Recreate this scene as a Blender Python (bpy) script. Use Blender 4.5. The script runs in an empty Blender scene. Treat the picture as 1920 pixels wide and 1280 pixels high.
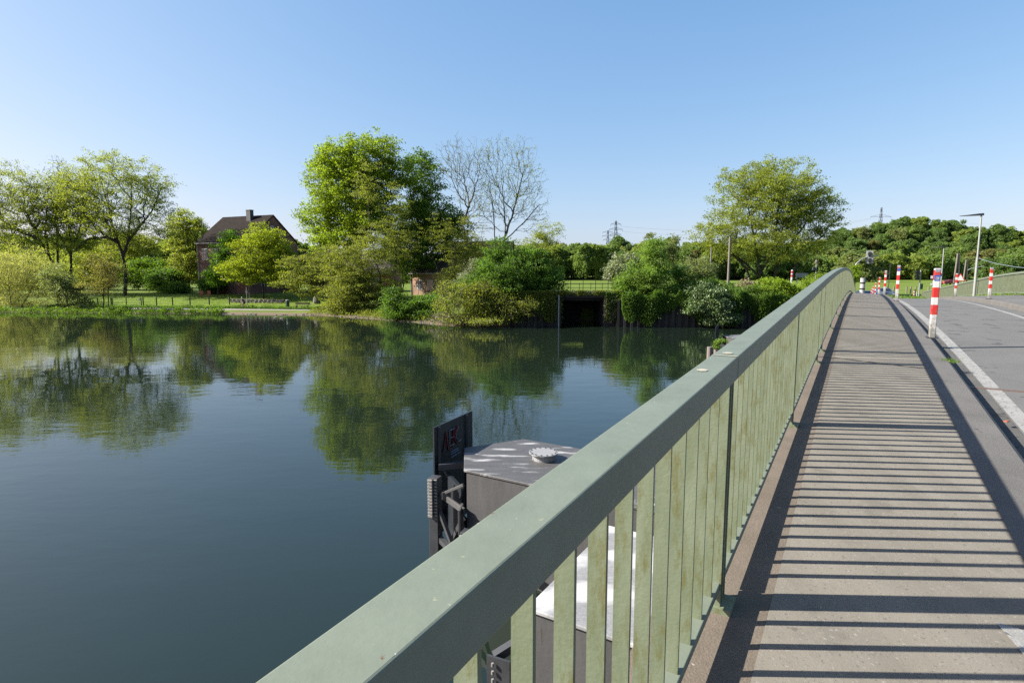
import bpy, math, random
import numpy as np
from mathutils import Vector, Matrix
R = math.radians
sc = bpy.context.scene
COL = sc.collection
rng = np.random.default_rng(7)
random.seed(7)

# ------------------------------------------------------------------ camera frame
F = 1068.0
PITCH, PSI = R(6.644), R(31.327)
CP, SP = math.cos(PSI), math.sin(PSI)
CH = 5.6                                     # eye height above the river
_c, _s = math.cos(PITCH), math.sin(PITCH)

def at(px, py, Y):
    """point of the place seen at photo pixel px,py at a distance of Y metres ahead"""
    x = (px - 960) / F; y = -(py - 640) / F
    t = Y / (_c + _s * y)
    return Vector((x * t, Y, CH + t * (-_s + _c * y)))

def zc(u):
    if u <= 44: return CH - 1.489 + .0416 * u - .00125 * max(u - 8.457, 0) ** 2
    if u <= 76: return zc(44) - .047 * (u - 44)
    e = min(u - 76, 10)
    return zc(76) - .047 * e + .00235 * e * e

def fz(v):
    """height of the finished surface across the bridge, relative to zc"""
    if v <= 1.13: return -.06 * max(v + .4, 0)
    if v < 4.2: return -.262 - .007 * (v - 1.13)
    return -.13 + .055 * (v - 4.2)

def W(u, v, z): return Vector((u * SP + v * CP, u * CP - v * SP, z))
def UV(X, Y): return X * SP + Y * CP, X * CP - Y * SP
def u_for_px(px, v, z=0):
    lo, hi = max(.5, v * SP / CP + .3), 400
    for _ in range(60):
        m = (lo + hi) / 2
        p = W(m, v, 0); zz = zc(m) + z - CH
        x = 960 + F * p.x / (p.y * _c - zz * _s)
        left = v < (1614.4 - 960) * 0
        if (x > px) != left: lo = m
        else: hi = m
    return lo

# ------------------------------------------------------------------ scene-graph helpers
ORG = {}
def tag(o, label=None, cat=None, group=None, kind=None):
    if label: o['label'] = label
    if cat: o['category'] = cat
    if group: o['group'] = group
    if kind: o['kind'] = kind
    return o

def thing(name, label, cat, loc=(0, 0, 0), group=None, rz=0):
    o = bpy.data.objects.new(name, None); COL.objects.link(o)
    o.location = loc; o.rotation_euler = (0, 0, rz); o.empty_display_size = .2
    ORG[o.name] = Vector(loc)
    return tag(o, label, cat, group)

def copy_tree(o, parent=None, mats=None):
    c = o.copy(); COL.objects.link(c)
    if parent is not None: c.parent = parent
    for ch in list(o.children): copy_tree(ch, c)
    return c

class MB:
    def __init__(s): s.v = []; s.f = []; s.m = []
    def add(s, vs, fs, m=0):
        n = len(s.v); s.v += [tuple(p) for p in vs]
        for f in fs: s.f.append(tuple(i + n for i in f)); s.m.append(m)
    def box(s, c, d, rz=0, m=0, M=None):
        c = Vector(c); hx, hy, hz = d[0] / 2, d[1] / 2, d[2] / 2
        ca, sa = math.cos(rz), math.sin(rz); vs = []
        for z in (-hz, hz):
            for x, y in ((-hx, -hy), (hx, -hy), (hx, hy), (-hx, hy)):
                p = Vector((x * ca - y * sa, x * sa + y * ca, z))
                if M is not None: p = M @ Vector((x, y, z))
                vs.append(c + p)
        s.add(vs, [(3, 2, 1, 0), (4, 5, 6, 7), (0, 1, 5, 4), (1, 2, 6, 5), (2, 3, 7, 6), (3, 0, 4, 7)], m)
    def hull(s, bot, top, m=0):
        n = len(bot)
        s.add(list(bot) + list(top), [tuple(range(n - 1, -1, -1)), tuple(range(n, 2 * n))] + [(i, (i + 1) % n, n + (i + 1) % n, n + i) for i in range(n)], m)
    def tube(s, pts, r, k=8, m=0, cap=True):
        pts = [Vector(p) for p in pts]; n = len(pts)
        if not isinstance(r, (list, tuple)): r = [r] * n
        vs = []; up = None
        for i, p in enumerate(pts):
            d = (pts[min(i + 1, n - 1)] - pts[max(i - 1, 0)]).normalized()
            if up is None:
                up = Vector((0, 0, 1)) if abs(d.z) < .9 else Vector((1, 0, 0))
            a = d.cross(up).normalized(); b = a.cross(d).normalized(); up = b
            for j in range(k):
                t = 2 * math.pi * (j + .5) / k
                vs.append(p + (a * math.cos(t) + b * math.sin(t)) * r[i])
        fs = [(i * k + j, i * k + (j + 1) % k, (i + 1) * k + (j + 1) % k, (i + 1) * k + j) for i in range(n - 1) for j in range(k)]
        if cap: fs += [tuple(range(k - 1, -1, -1)), tuple(range((n - 1) * k, n * k))]
        s.add(vs, fs, m)
    def bar(s, a, b, w, h=None, m=0):
        a = Vector(a); b = Vector(b); h = h or w
        d = (b - a); L = d.length; d.normalize()
        up = Vector((0, 0, 1)) if abs(d.z) < .95 else Vector((1, 0, 0))
        x = d.cross(up).normalized(); y = x.cross(d)
        M = Matrix((x, d, y)).transposed()
        s.box((a + b) / 2, (w, L, h), M=M, m=m)
    def lathe(s, c, prof, k=24, m=0):
        c = Vector(c); vs = []
        for r, z in prof:
            for j in range(k):
                t = 2 * math.pi * j / k
                vs.append(c + Vector((r * math.cos(t), r * math.sin(t), z)))
        n = len(prof)
        fs = [(i * k + j, i * k + (j + 1) % k, (i + 1) * k + (j + 1) % k, (i + 1) * k + j) for i in range(n - 1) for j in range(k)]
        fs += [tuple(range(k - 1, -1, -1)), tuple(range((n - 1) * k, n * k))]
        s.add(vs, fs, m)
    def build(s, name, mat, parent=None, bevel=0, smooth=False):
        me = bpy.data.meshes.new(name)
        o0 = ORG.get(parent.name, Vector((0, 0, 0))) if parent else Vector((0, 0, 0))
        me.from_pydata([Vector(p) - o0 for p in s.v], [], s.f)
        mats = mat if isinstance(mat, (list, tuple)) else [mat]
        for mm in mats: me.materials.append(mm)
        if len(mats) > 1: me.polygons.foreach_set('material_index', s.m)
        if smooth: me.polygons.foreach_set('use_smooth', [True] * len(me.polygons))
        me.update()
        o = bpy.data.objects.new(name, me); COL.objects.link(o)
        ORG[o.name] = o0
        if parent: o.parent = parent
        if bevel:
            b = o.modifiers.new('Bevel', 'BEVEL'); b.width = bevel; b.segments = 2; b.limit_method = 'ANGLE'
        return o

def fast_mesh(name, V, Q, mats, parent=None, org=None, smooth=False, midx=None):
    """V (n,3) numpy in world space, Q (m,4) quads"""
    o0 = np.array(ORG.get(parent.name, Vector((0, 0, 0))) if parent else (org or (0, 0, 0)), dtype=float)
    me = bpy.data.meshes.new(name)
    V = (np.asarray(V, dtype=np.float64) - o0).astype(np.float32)
    k = Q.shape[1]
    me.vertices.add(len(V)); me.vertices.foreach_set('co', V.ravel())
    me.loops.add(Q.size); me.loops.foreach_set('vertex_index', Q.astype(np.int32).ravel())
    me.polygons.add(len(Q))
    me.polygons.foreach_set('loop_start', np.arange(0, Q.size, k, dtype=np.int32))
    me.polygons.foreach_set('loop_total', np.full(len(Q), k, dtype=np.int32))
    if smooth: me.polygons.foreach_set('use_smooth', np.ones(len(Q), dtype=bool))
    mats = mats if isinstance(mats, (list, tuple)) else [mats]
    for m in mats: me.materials.append(m)
    if midx is not None: me.polygons.foreach_set('material_index', np.asarray(midx, dtype=np.int32))
    me.update(calc_edges=True)
    o = bpy.data.objects.new(name, me); COL.objects.link(o)
    ORG[o.name] = Vector(o0)
    if parent: o.parent = parent
    elif org is not None: o.location = org
    return o

# ------------------------------------------------------------------ materials
def newmat(name):
    m = bpy.data.materials.new(name); m.use_nodes = True
    nt = m.node_tree; nt.nodes.clear()
    out = nt.nodes.new('ShaderNodeOutputMaterial')
    return m, nt, out
def nd(nt, t, **kw):
    n = nt.nodes.new(t)
    for k, v in kw.items():
        if k.startswith('i_'):
            n.inputs[k[2:].replace('_', ' ')].default_value = v
        else: setattr(n, k, v)
    return n
def c4(c): return (c[0], c[1], c[2], 1)
def ramp(nt, stops, interp='LINEAR'):
    r = nt.nodes.new('ShaderNodeValToRGB'); cr = r.color_ramp; cr.interpolation = interp
    while len(cr.elements) < len(stops): cr.elements.new(.5)
    for e, (p, c) in zip(cr.elements, stops): e.position = p; e.color = c4(c) if len(c) == 3 else c
    return r
def surf(name, ca, cb, scale=4., rough=.7, bump=.0, bscale=60., spots=None, spot_scale=40., spot_at=.68, metal=0., stretch=None, fine=None, spec=.5, coords='Object', k=.5, soft=.04):
    """two-tone noisy surface, optional spots of a third colour, fine speckle and bump"""
    m, nt, out = newmat(name); L = nt.links.new
    ca = [x * k for x in ca]; cb = [x * k for x in cb]; spots = [x * k for x in spots] if spots else None
    tc = nd(nt, 'ShaderNodeTexCoord'); src = tc.outputs[coords]
    mp = nd(nt, 'ShaderNodeMapping')
    if stretch: mp.inputs['Scale'].default_value = stretch
    L(src, mp.inputs['Vector'])
    n1 = nd(nt, 'ShaderNodeTexNoise'); n1.inputs['Scale'].default_value = scale; n1.inputs['Detail'].default_value = 8; n1.inputs['Roughness'].default_value = .65
    L(mp.outputs[0], n1.inputs['Vector'])
    r1 = ramp(nt, [(.3, ca), (.7, cb)]); L(n1.outputs['Fac'], r1.inputs[0])
    col = r1.outputs[0]
    if fine:
        n2 = nd(nt, 'ShaderNodeTexNoise'); n2.inputs['Scale'].default_value = fine[0]; n2.inputs['Detail'].default_value = 3
        L(src, n2.inputs['Vector'])
        r2 = ramp(nt, [(.35, (1 - fine[1],) * 3), (.65, (1 + fine[1],) * 3)]); L(n2.outputs['Fac'], r2.inputs[0])
        mx = nd(nt, 'ShaderNodeMix', data_type='RGBA', blend_type='MULTIPLY'); mx.inputs[0].default_value = 1
        L(col, mx.inputs[6]); L(r2.outputs[0], mx.inputs[7]); col = mx.outputs[2]
    if spots:
        n3 = nd(nt, 'ShaderNodeTexNoise'); n3.inputs['Scale'].default_value = spot_scale; n3.inputs['Detail'].default_value = 4
        L(mp.outputs[0], n3.inputs['Vector'])
        r3 = ramp(nt, [(spot_at, (0, 0, 0)), (spot_at + soft, (1, 1, 1))]); L(n3.outputs['Fac'], r3.inputs[0])
        mx = nd(nt, 'ShaderNodeMix', data_type='RGBA'); L(r3.outputs[0], mx.inputs[0])
        L(col, mx.inputs[6]); mx.inputs[7].default_value = c4(spots); col = mx.outputs[2]
    b = nd(nt, 'ShaderNodeBsdfPrincipled'); b.inputs['Roughness'].default_value = rough; b.inputs['Metallic'].default_value = metal
    b.inputs['Specular IOR Level'].default_value = spec
    L(col, b.inputs['Base Color'])
    if bump:
        n4 = nd(nt, 'ShaderNodeTexNoise'); n4.inputs['Scale'].default_value = bscale; n4.inputs['Detail'].default_value = 6
        L(src, n4.inputs['Vector'])
        bp = nd(nt, 'ShaderNodeBump'); bp.inputs['Strength'].default_value = bump; bp.inputs['Distance'].default_value = .01
        L(n4.outputs['Fac'], bp.inputs['Height']); L(bp.outputs[0], b.inputs['Normal'])
    L(b.outputs[0], out.inputs[0])
    return m

def leafmat(name, cols, trans=.54, spec=.2, vary=.22):
    m, nt, out = newmat(name); L = nt.links.new
    g = nd(nt, 'ShaderNodeNewGeometry')
    r = ramp(nt, [(i / max(1, len(cols) - 1), c) for i, c in enumerate(cols)]); L(g.outputs['Random Per Island'], r.inputs[0])
    n = nd(nt, 'ShaderNodeTexNoise'); n.inputs['Scale'].default_value = .45; n.inputs['Detail'].default_value = 2
    L(g.outputs['Position'], n.inputs['Vector'])
    r2 = ramp(nt, [(.3, (1 - vary,) * 3), (.7, (1 + vary, 1 + vary, 1 + vary * .6))]); L(n.outputs['Fac'], r2.inputs[0])
    mx = nd(nt, 'ShaderNodeMix', data_type='RGBA', blend_type='MULTIPLY'); mx.inputs[0].default_value = 1
    L(r.outputs[0], mx.inputs[6]); L(r2.outputs[0], mx.inputs[7])
    b = nd(nt, 'ShaderNodeBsdfPrincipled'); b.inputs['Roughness'].default_value = .5; b.inputs['Specular IOR Level'].default_value = spec
    L(mx.outputs[2], b.inputs['Base Color'])
    t = nd(nt, 'ShaderNodeBsdfTranslucent')
    m2 = nd(nt, 'ShaderNodeMix', data_type='RGBA', blend_type='MULTIPLY'); m2.inputs[0].default_value = 1
    L(mx.outputs[2], m2.inputs[6]); m2.inputs[7].default_value = (1.5, 1.5, .7, 1); L(m2.outputs[2], t.inputs[0])
    ms = nd(nt, 'ShaderNodeMixShader'); ms.inputs[0].default_value = trans
    L(b.outputs[0], ms.inputs[1]); L(t.outputs[0], ms.inputs[2]); L(ms.outputs[0], out.inputs[0])
    return m

def brickmat(name, a, b, mortar, sx=.24, sz=.08):
    m, nt, out = newmat(name); L = nt.links.new
    g = nd(nt, 'ShaderNodeTexCoord'); sep = nd(nt, 'ShaderNodeSeparateXYZ'); L(g.outputs['Object'], sep.inputs[0])
    ad = nd(nt, 'ShaderNodeMath', operation='ADD'); L(sep.outputs[0], ad.inputs[0]); L(sep.outputs[1], ad.inputs[1])
    cb = nd(nt, 'ShaderNodeCombineXYZ'); L(ad.outputs[0], cb.inputs[0]); L(sep.outputs[2], cb.inputs[1])
    br = nd(nt, 'ShaderNodeTexBrick'); br.inputs['Scale'].default_value = 1; br.inputs['Brick Width'].default_value = sx; br.inputs['Row Height'].default_value = sz; br.inputs['Mortar Size'].default_value = .012
    br.inputs['Color1'].default_value = c4([x * .8 for x in a]); br.inputs['Color2'].default_value = c4([x * .8 for x in b]); br.inputs['Mortar'].default_value = c4([x * .6 for x in mortar])
    L(cb.outputs[0], br.inputs['Vector'])
    n = nd(nt, 'ShaderNodeTexNoise'); n.inputs['Scale'].default_value = .8; n.inputs['Detail'].default_value = 6; L(g.outputs['Object'], n.inputs['Vector'])
    r = ramp(nt, [(.3, (.6, .6, .6)), (.7, (1.25, 1.2, 1.15))]); L(n.outputs['Fac'], r.inputs[0])
    mx = nd(nt, 'ShaderNodeMix', data_type='RGBA', blend_type='MULTIPLY'); mx.inputs[0].default_value = 1
    L(br.outputs[0], mx.inputs[6]); L(r.outputs[0], mx.inputs[7])
    p = nd(nt, 'ShaderNodeBsdfPrincipled'); p.inputs['Roughness'].default_value = .9
    L(mx.outputs[2], p.inputs['Base Color']); L(p.outputs[0], out.inputs[0])
    return m

def stripemat(name, stops, rough=.45, dirt=True):
    """horizontal painted bands by height (local z), constant ramp over stops in metres / 2"""
    m, nt, out = newmat(name); L = nt.links.new
    tc = nd(nt, 'ShaderNodeTexCoord'); sep = nd(nt, 'ShaderNodeSeparateXYZ'); L(tc.outputs['Object'], sep.inputs[0])
    dv = nd(nt, 'ShaderNodeMath', operation='MULTIPLY'); dv.inputs[1].default_value = .5; L(sep.outputs[2], dv.inputs[0])
    r = ramp(nt, [(z / 2, c) for z, c in stops], 'CONSTANT'); L(dv.outputs[0], r.inputs[0])
    n = nd(nt, 'ShaderNodeTexNoise'); n.inputs['Scale'].default_value = 14; n.inputs['Detail'].default_value = 8; L(tc.outputs['Object'], n.inputs['Vector'])
    # scuffs and splash dirt, heavier near the foot
    r2 = ramp(nt, [(0, (.75, .75, .75)), (.06, (.45, .45, .45)), (.2, (.12, .12, .12)), (.7, (.03, .03, .03))]); L(dv.outputs[0], r2.inputs[0])
    mu = nd(nt, 'ShaderNodeMath', operation='ADD'); L(n.outputs['Fac'], mu.inputs[0]); L(r2.outputs[0], mu.inputs[1])
    r3 = ramp(nt, [(.62, (0, 0, 0)), (.95, (.8, .8, .8))]); L(mu.outputs[0], r3.inputs[0])
    mx = nd(nt, 'ShaderNodeMix', data_type='RGBA'); L(r3.outputs[0], mx.inputs[0]); L(r.outputs[0], mx.inputs[6]); mx.inputs[7].default_value = (.10, .095, .075, 1)
    b = nd(nt, 'ShaderNodeBsdfPrincipled'); b.inputs['Roughness'].default_value = rough
    L(mx.outputs[2], b.inputs['Base Color']); L(b.outputs[0], out.inputs[0])
    return m

M = {}
def walkmat():
    m, nt, out = newmat('gritty_walkway'); L = nt.links.new
    g = nd(nt, 'ShaderNodeNewGeometry')
    def noise(sc_, det=6, rgh=.6, src=None):
        n = nd(nt, 'ShaderNodeTexNoise'); n.inputs['Scale'].default_value = sc_; n.inputs['Detail'].default_value = det; n.inputs['Roughness'].default_value = rgh; L(src or g.outputs['Position'], n.inputs[0]); return n.outputs['Fac']
    mp = nd(nt, 'ShaderNodeMapping'); mp.inputs['Rotation'].default_value = (0, 0, PSI); mp.inputs['Scale'].default_value = (2.2, .5, 1); L(g.outputs['Position'], mp.inputs[0])
    r1 = ramp(nt, [(.3, (.122, .108, .085)), (.7, (.170, .153, .124))]); L(noise(1.6, 9, .68, mp.outputs[0]), r1.inputs[0]); col = r1.outputs[0]
    # foot-worn pale track, older grey film beyond, dark stains and grit
    for sc_, a_, w_, c_, amt, src in ((.9, .50, .2, (.182, .163, .130), .6, mp.outputs[0]), (2.6, .60, .09, (.095, .086, .07), .55, None), (13, .655, .05, (.08, .072, .058), .7, None), (60, .615, .05, (.235, .215, .185), .75, None), (80, .60, .06, (.075, .067, .055), .75, None)):
        r = ramp(nt, [(a_, (0, 0, 0)), (a_ + w_, (amt,) * 3)]); L(noise(sc_, 5, .6, src), r.inputs[0])
        mx = nd(nt, 'ShaderNodeMix', data_type='RGBA'); L(r.outputs[0], mx.inputs[0]); L(col, mx.inputs[6]); mx.inputs[7].default_value = c4(c_); col = mx.outputs[2]
    b = nd(nt, 'ShaderNodeBsdfPrincipled'); b.inputs['Roughness'].default_value = .9; b.inputs['Specular IOR Level'].default_value = .3; L(col, b.inputs['Base Color'])
    bp = nd(nt, 'ShaderNodeBump'); bp.inputs['Strength'].default_value = .35; bp.inputs['Distance'].default_value = .004; L(noise(120, 4), bp.inputs['Height']); L(bp.outputs[0], b.inputs['Normal'])
    L(b.outputs[0], out.inputs[0]); return m
def railmat():
    m, nt, out = newmat('green_rail_paint'); L = nt.links.new
    g = nd(nt, 'ShaderNodeNewGeometry')
    def noise(sc_, det=6, rgh=.6):
        n = nd(nt, 'ShaderNodeTexNoise'); n.inputs['Scale'].default_value = sc_; n.inputs['Detail'].default_value = det; n.inputs['Roughness'].default_value = rgh; L(g.outputs['Position'], n.inputs[0]); return n.outputs['Fac']
    r1 = ramp(nt, [(.3, (.106, .124, .092)), (.7, (.134, .154, .117))]); L(noise(7, 9, .7), r1.inputs[0]); col = r1.outputs[0]
    for sc_, a_, c_, amt in ((38, .68, (.24, .235, .15), .8), (55, .70, (.40, .40, .36), 1), (24, .685, (.09, .035, .012), .9)):
        r = ramp(nt, [(a_, (0, 0, 0)), (a_ + .035, (amt,) * 3)]); L(noise(sc_), r.inputs[0])
        mx = nd(nt, 'ShaderNodeMix', data_type='RGBA'); L(r.outputs[0], mx.inputs[0]); L(col, mx.inputs[6]); mx.inputs[7].default_value = c4(c_); col = mx.outputs[2]
    b = nd(nt, 'ShaderNodeBsdfPrincipled'); b.inputs['Roughness'].default_value = .48; b.inputs['Specular IOR Level'].default_value = .4; L(col, b.inputs['Base Color'])
    bp = nd(nt, 'ShaderNodeBump'); bp.inputs['Strength'].default_value = .25; bp.inputs['Distance'].default_value = .004; L(noise(30, 5), bp.inputs['Height']); L(bp.outputs[0], b.inputs['Normal'])
    L(b.outputs[0], out.inputs[0]); return m
M['rail'] = railmat()
M['rail_chip'] = surf('bare_primer', (.62, .56, .42), (.52, .50, .38), 20, .7)
def balmat():
    m, nt, out = newmat('weathered_green_bar_paint'); L = nt.links.new
    g = nd(nt, 'ShaderNodeNewGeometry')
    mp = nd(nt, 'ShaderNodeMapping'); mp.inputs['Scale'].default_value = (1, 1, .3); L(g.outputs['Position'], mp.inputs[0])
    n1 = nd(nt, 'ShaderNodeTexNoise'); n1.inputs['Scale'].default_value = 14; n1.inputs['Detail'].default_value = 8; L(mp.outputs[0], n1.inputs[0])
    r1 = ramp(nt, [(.3, (.098, .120, .070)), (.7, (.138, .160, .104))]); L(n1.outputs['Fac'], r1.inputs[0])
    n2 = nd(nt, 'ShaderNodeTexNoise'); n2.inputs['Scale'].default_value = 26; n2.inputs['Detail'].default_value = 7; n2.inputs['Roughness'].default_value = .7; L(mp.outputs[0], n2.inputs[0])
    r2 = ramp(nt, [(.5, (0, 0, 0)), (.66, (.85, .85, .85))]); L(n2.outputs['Fac'], r2.inputs[0])
    mx = nd(nt, 'ShaderNodeMix', data_type='RGBA'); L(r2.outputs[0], mx.inputs[0]); L(r1.outputs[0], mx.inputs[6]); mx.inputs[7].default_value = (.085, .082, .022, 1)
    n3 = nd(nt, 'ShaderNodeTexNoise'); n3.inputs['Scale'].default_value = 90; n3.inputs['Detail'].default_value = 4; L(g.outputs['Position'], n3.inputs[0])
    r3 = ramp(nt, [(.72, (0, 0, 0)), (.76, (1, 1, 1))]); L(n3.outputs['Fac'], r3.inputs[0])
    mx2 = nd(nt, 'ShaderNodeMix', data_type='RGBA'); L(r3.outputs[0], mx2.inputs[0]); L(mx.outputs[2], mx2.inputs[6]); mx2.inputs[7].default_value = (.10, .05, .02, 1)
    b = nd(nt, 'ShaderNodeBsdfPrincipled'); b.inputs['Roughness'].default_value = .55; L(mx2.outputs[2], b.inputs['Base Color'])
    bp = nd(nt, 'ShaderNodeBump'); bp.inputs['Strength'].default_value = .22; bp.inputs['Distance'].default_value = .004; L(n3.outputs['Fac'], bp.inputs['Height']); L(bp.outputs[0], b.inputs['Normal'])
    L(b.outputs[0], out.inputs[0]); return m
M['bal'] = balmat()
M['walk'] = walkmat()
M['edge'] = surf('brown_edge_concrete', (.17, .135, .095), (.25, .20, .15), 3, .9, .35, 110, fine=(120, .14), spots=(.5, .48, .45), spot_scale=22, spot_at=.74)
M['kerb'] = surf('worn_kerb_concrete', (.15, .14, .125), (.215, .20, .18), 2, .9, .5, 120, fine=(140, .14), spots=(.08, .075, .065), spot_scale=12, spot_at=.68)
M['asphalt'] = surf('worn_asphalt', (.160, .155, .143), (.21, .203, .187), .9, .85, .4, 160, fine=(150, .16), spots=(.09, .09, .088), spot_scale=3, spot_at=.62)
M['paint'] = surf('worn_road_paint', (.36, .345, .31), (.48, .465, .43), 6, .7, .3, 120, fine=(90, .12), spots=(.17, .165, .155), spot_scale=22, spot_at=.60)
M['deckconc'] = surf('deck_concrete', (.2, .19, .17), (.28, .27, .25), 1, .9)
M['joint'] = surf('rusty_steel_joint', (.16, .09, .06), (.25, .17, .13), 14, .6, .2, 80)
M['gap'] = surf('dark_gap', (.02, .02, .02), (.03, .03, .03), 4, .9)
M['darksteel'] = surf('dark_grey_steel', (.045, .047, .052), (.085, .088, .095), 2.2, .5, .25, 30, spots=(.20, .19, .18), spot_scale=9, spot_at=.70)
M['roofsteel'] = surf('streaked_steel_roof', (.105, .103, .10), (.15, .147, .143), 1.6, .55, .2, 25, spots=(.62, .61, .60), soft=.13, spot_scale=1.15, spot_at=.57, stretch=(1.1, 4.2, 1), fine=(30, .12))
M['roofwhite'] = surf('white_streaked_roof', (.33, .33, .33), (.42, .42, .42), 1.6, .55, .2, 25, spots=(.72, .71, .70), soft=.12, spot_scale=1.1, spot_at=.47, stretch=(1.2, 2.0, 1), fine=(30, .12))
M['casing'] = surf('stained_grey_casing', (.075, .073, .071), (.125, .123, .12), 1.1, .7, .3, 20, stretch=(3, 3, .5), spots=(.07, .055, .04), spot_scale=3, spot_at=.66)
M['rackteeth'] = surf('worn_rack_steel', (.30, .285, .26), (.42, .40, .37), 8, .5, .2, 40)
M['panel'] = surf('dark_blue_grey_panel', (.022, .028, .036), (.040, .048, .058), 2, .4, .1, 20)
M['graffred'] = surf('red_spray', (.35, .015, .02), (.45, .03, .03), 8, .5)
M['graffwhite'] = surf('faded_white_spray', (.32, .34, .38), (.55, .56, .6), 9, .6)
M['manhole'] = surf('streaked_manhole_cover', (.30, .30, .30), (.55, .55, .54), 3, .55, .2, 30, stretch=(1, 5, 1), spots=(.18, .18, .18), spot_scale=3, spot_at=.58)
M['timber'] = surf('grey_pile_timber', (.20, .16, .14), (.34, .29, .26), 5, .9, .5, 30, stretch=(6, 6, .6))
M['whiteplate'] = surf('white_plate', (.52, .52, .51), (.62, .62, .61), 5, .5, spots=(.25, .25, .25), spot_scale=6, spot_at=.62)
M['galv'] = surf('galvanised_steel', (.42, .43, .42), (.55, .56, .54), 5, .45, metal=.3)
M['lampgreen'] = surf('pale_lamp_pole', (.38, .40, .36), (.46, .48, .43), 5, .5)
M['black'] = surf('black_plastic', (.012, .012, .013), (.02, .02, .022), 5, .5)
M['pylon'] = surf('hazed_pylon_steel', (.26, .32, .38), (.30, .36, .42), 1, .6)  # bluish tint puts distance haze into the steel colour
M['wood'] = surf('weathered_wood', (.20, .16, .11), (.30, .25, .18), 6, .9, .3, 30, stretch=(1, 1, .2))
M['polewood'] = surf('pole_wood', (.22, .19, .15), (.33, .29, .24), 4, .9, stretch=(4, 4, .3))
M['fencegreen'] = surf('dark_green_fence', (.015, .06, .045), (.03, .09, .07), 5, .5)
M['gategrey'] = surf('galvanised_gate', (.30, .38, .36), (.42, .5, .48), 5, .5)
M['darkmetal'] = surf('dark_fence_metal', (.03, .028, .026), (.06, .055, .05), 5, .6)
M['red'] = surf('red_car_paint', (.35, .03, .025), (.40, .04, .03), 2, .3)
M['blue'] = surf('blue_car_paint', (.03, .10, .30), (.04, .13, .36), 2, .3)
M['slate'] = surf('grey_blue_car_paint', (.10, .14, .20), (.13, .17, .24), 2, .3)
M['glass'] = surf('car_glass', (.02, .025, .03), (.03, .035, .04), 2, .08)
M['winglass'] = surf('window_glass', (.05, .07, .10), (.10, .13, .17), 1, .1)
M['whitepaint'] = surf('white_paint', (.72, .72, .70), (.8, .8, .78), 5, .5)
M['redpaint'] = surf('red_sign_paint', (.50, .025, .02), (.58, .03, .025), 5, .5)
M['yellow'] = surf('yellow_paint', (.6, .45, .03), (.7, .5, .04), 5, .5)
M['sticker'] = surf('blue_sticker', (.02, .10, .42), (.03, .14, .5), 14, .4)
M['stickpic'] = surf('sticker_picture', (.10, .18, .35), (.60, .55, .50), 40, .4, coords='Object')
M['stickgrey'] = surf('grey_sticker', (.18, .22, .30), (.5, .52, .56), 60, .4)
M['bark'] = surf('dark_bark', (.035, .028, .021), (.075, .062, .048), 5, .95, .6, 12, stretch=(2, 2, .4))
M['bark2'] = surf('olive_bark', (.065, .052, .033), (.115, .092, .06), 5, .95, .5, 12, stretch=(2, 2, .4))
M['barkpale'] = surf('pale_twigs', (.26, .215, .165), (.40, .34, .27), 5, .95)
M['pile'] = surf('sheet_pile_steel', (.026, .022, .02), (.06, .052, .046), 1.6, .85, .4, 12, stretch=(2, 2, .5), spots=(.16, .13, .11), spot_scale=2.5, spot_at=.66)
M['culvert'] = surf('shaded_concrete', (.022, .021, .019), (.05, .046, .041), 1.2, .9, .4, 10)  # near-black base: shade on the culvert faces put into the colour
M['stone'] = surf('rubble_stone', (.14, .12, .095), (.33, .29, .235), 2.2, .95, .6, 8)
M['roof'] = surf('dark_roof_tile', (.028, .0215, .018), (.052, .041, .035), 1.5, .95, spec=.08)
M['roofbrown'] = surf('brown_roof_tile', (.055, .042, .034), (.09, .07, .056), 1.5, .85)
M['brick'] = brickmat('old_red_brick', (.20, .075, .055), (.26, .10, .075), (.22, .18, .16))
M['brickpale'] = brickmat('pale_orange_brick', (.30, .155, .085), (.36, .20, .115), (.32, .27, .22))
M['skin'] = surf('skin', (.45, .26, .18), (.5, .3, .21), 5, .6)
M['navy'] = surf('navy_shirt', (.015, .025, .06), (.02, .035, .08), 5, .8)
M['tyre'] = surf('tyre_rubber', (.015, .015, .015), (.025, .025, .025), 5, .8)
M['orange'] = surf('orange_chair', (.5, .14, .06), (.55, .17, .08), 5, .6)
M['duck'] = surf('duck_feathers', (.25, .17, .11), (.62, .55, .45), 6, .8)

def tilewaves(m, sc_=3.2):
    nt = m.node_tree; L = nt.links.new
    b = [n for n in nt.nodes if n.type == 'BSDF_PRINCIPLED'][0]
    tc = nd(nt, 'ShaderNodeTexCoord'); w = nd(nt, 'ShaderNodeTexWave', wave_type='BANDS', bands_direction='Z', wave_profile='SAW')
    w.inputs['Scale'].default_value = sc_ / 6.283 * 2; w.inputs['Distortion'].default_value = .3
    L(tc.outputs['Object'], w.inputs['Vector'])
    bp = nd(nt, 'ShaderNodeBump'); bp.inputs['Strength'].default_value = 1; bp.inputs['Distance'].default_value = .12
    L(w.outputs['Fac'], bp.inputs['Height']); L(bp.outputs[0], b.inputs['Normal'])
tilewaves(M['roof']); tilewaves(M['roofbrown'])

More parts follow.
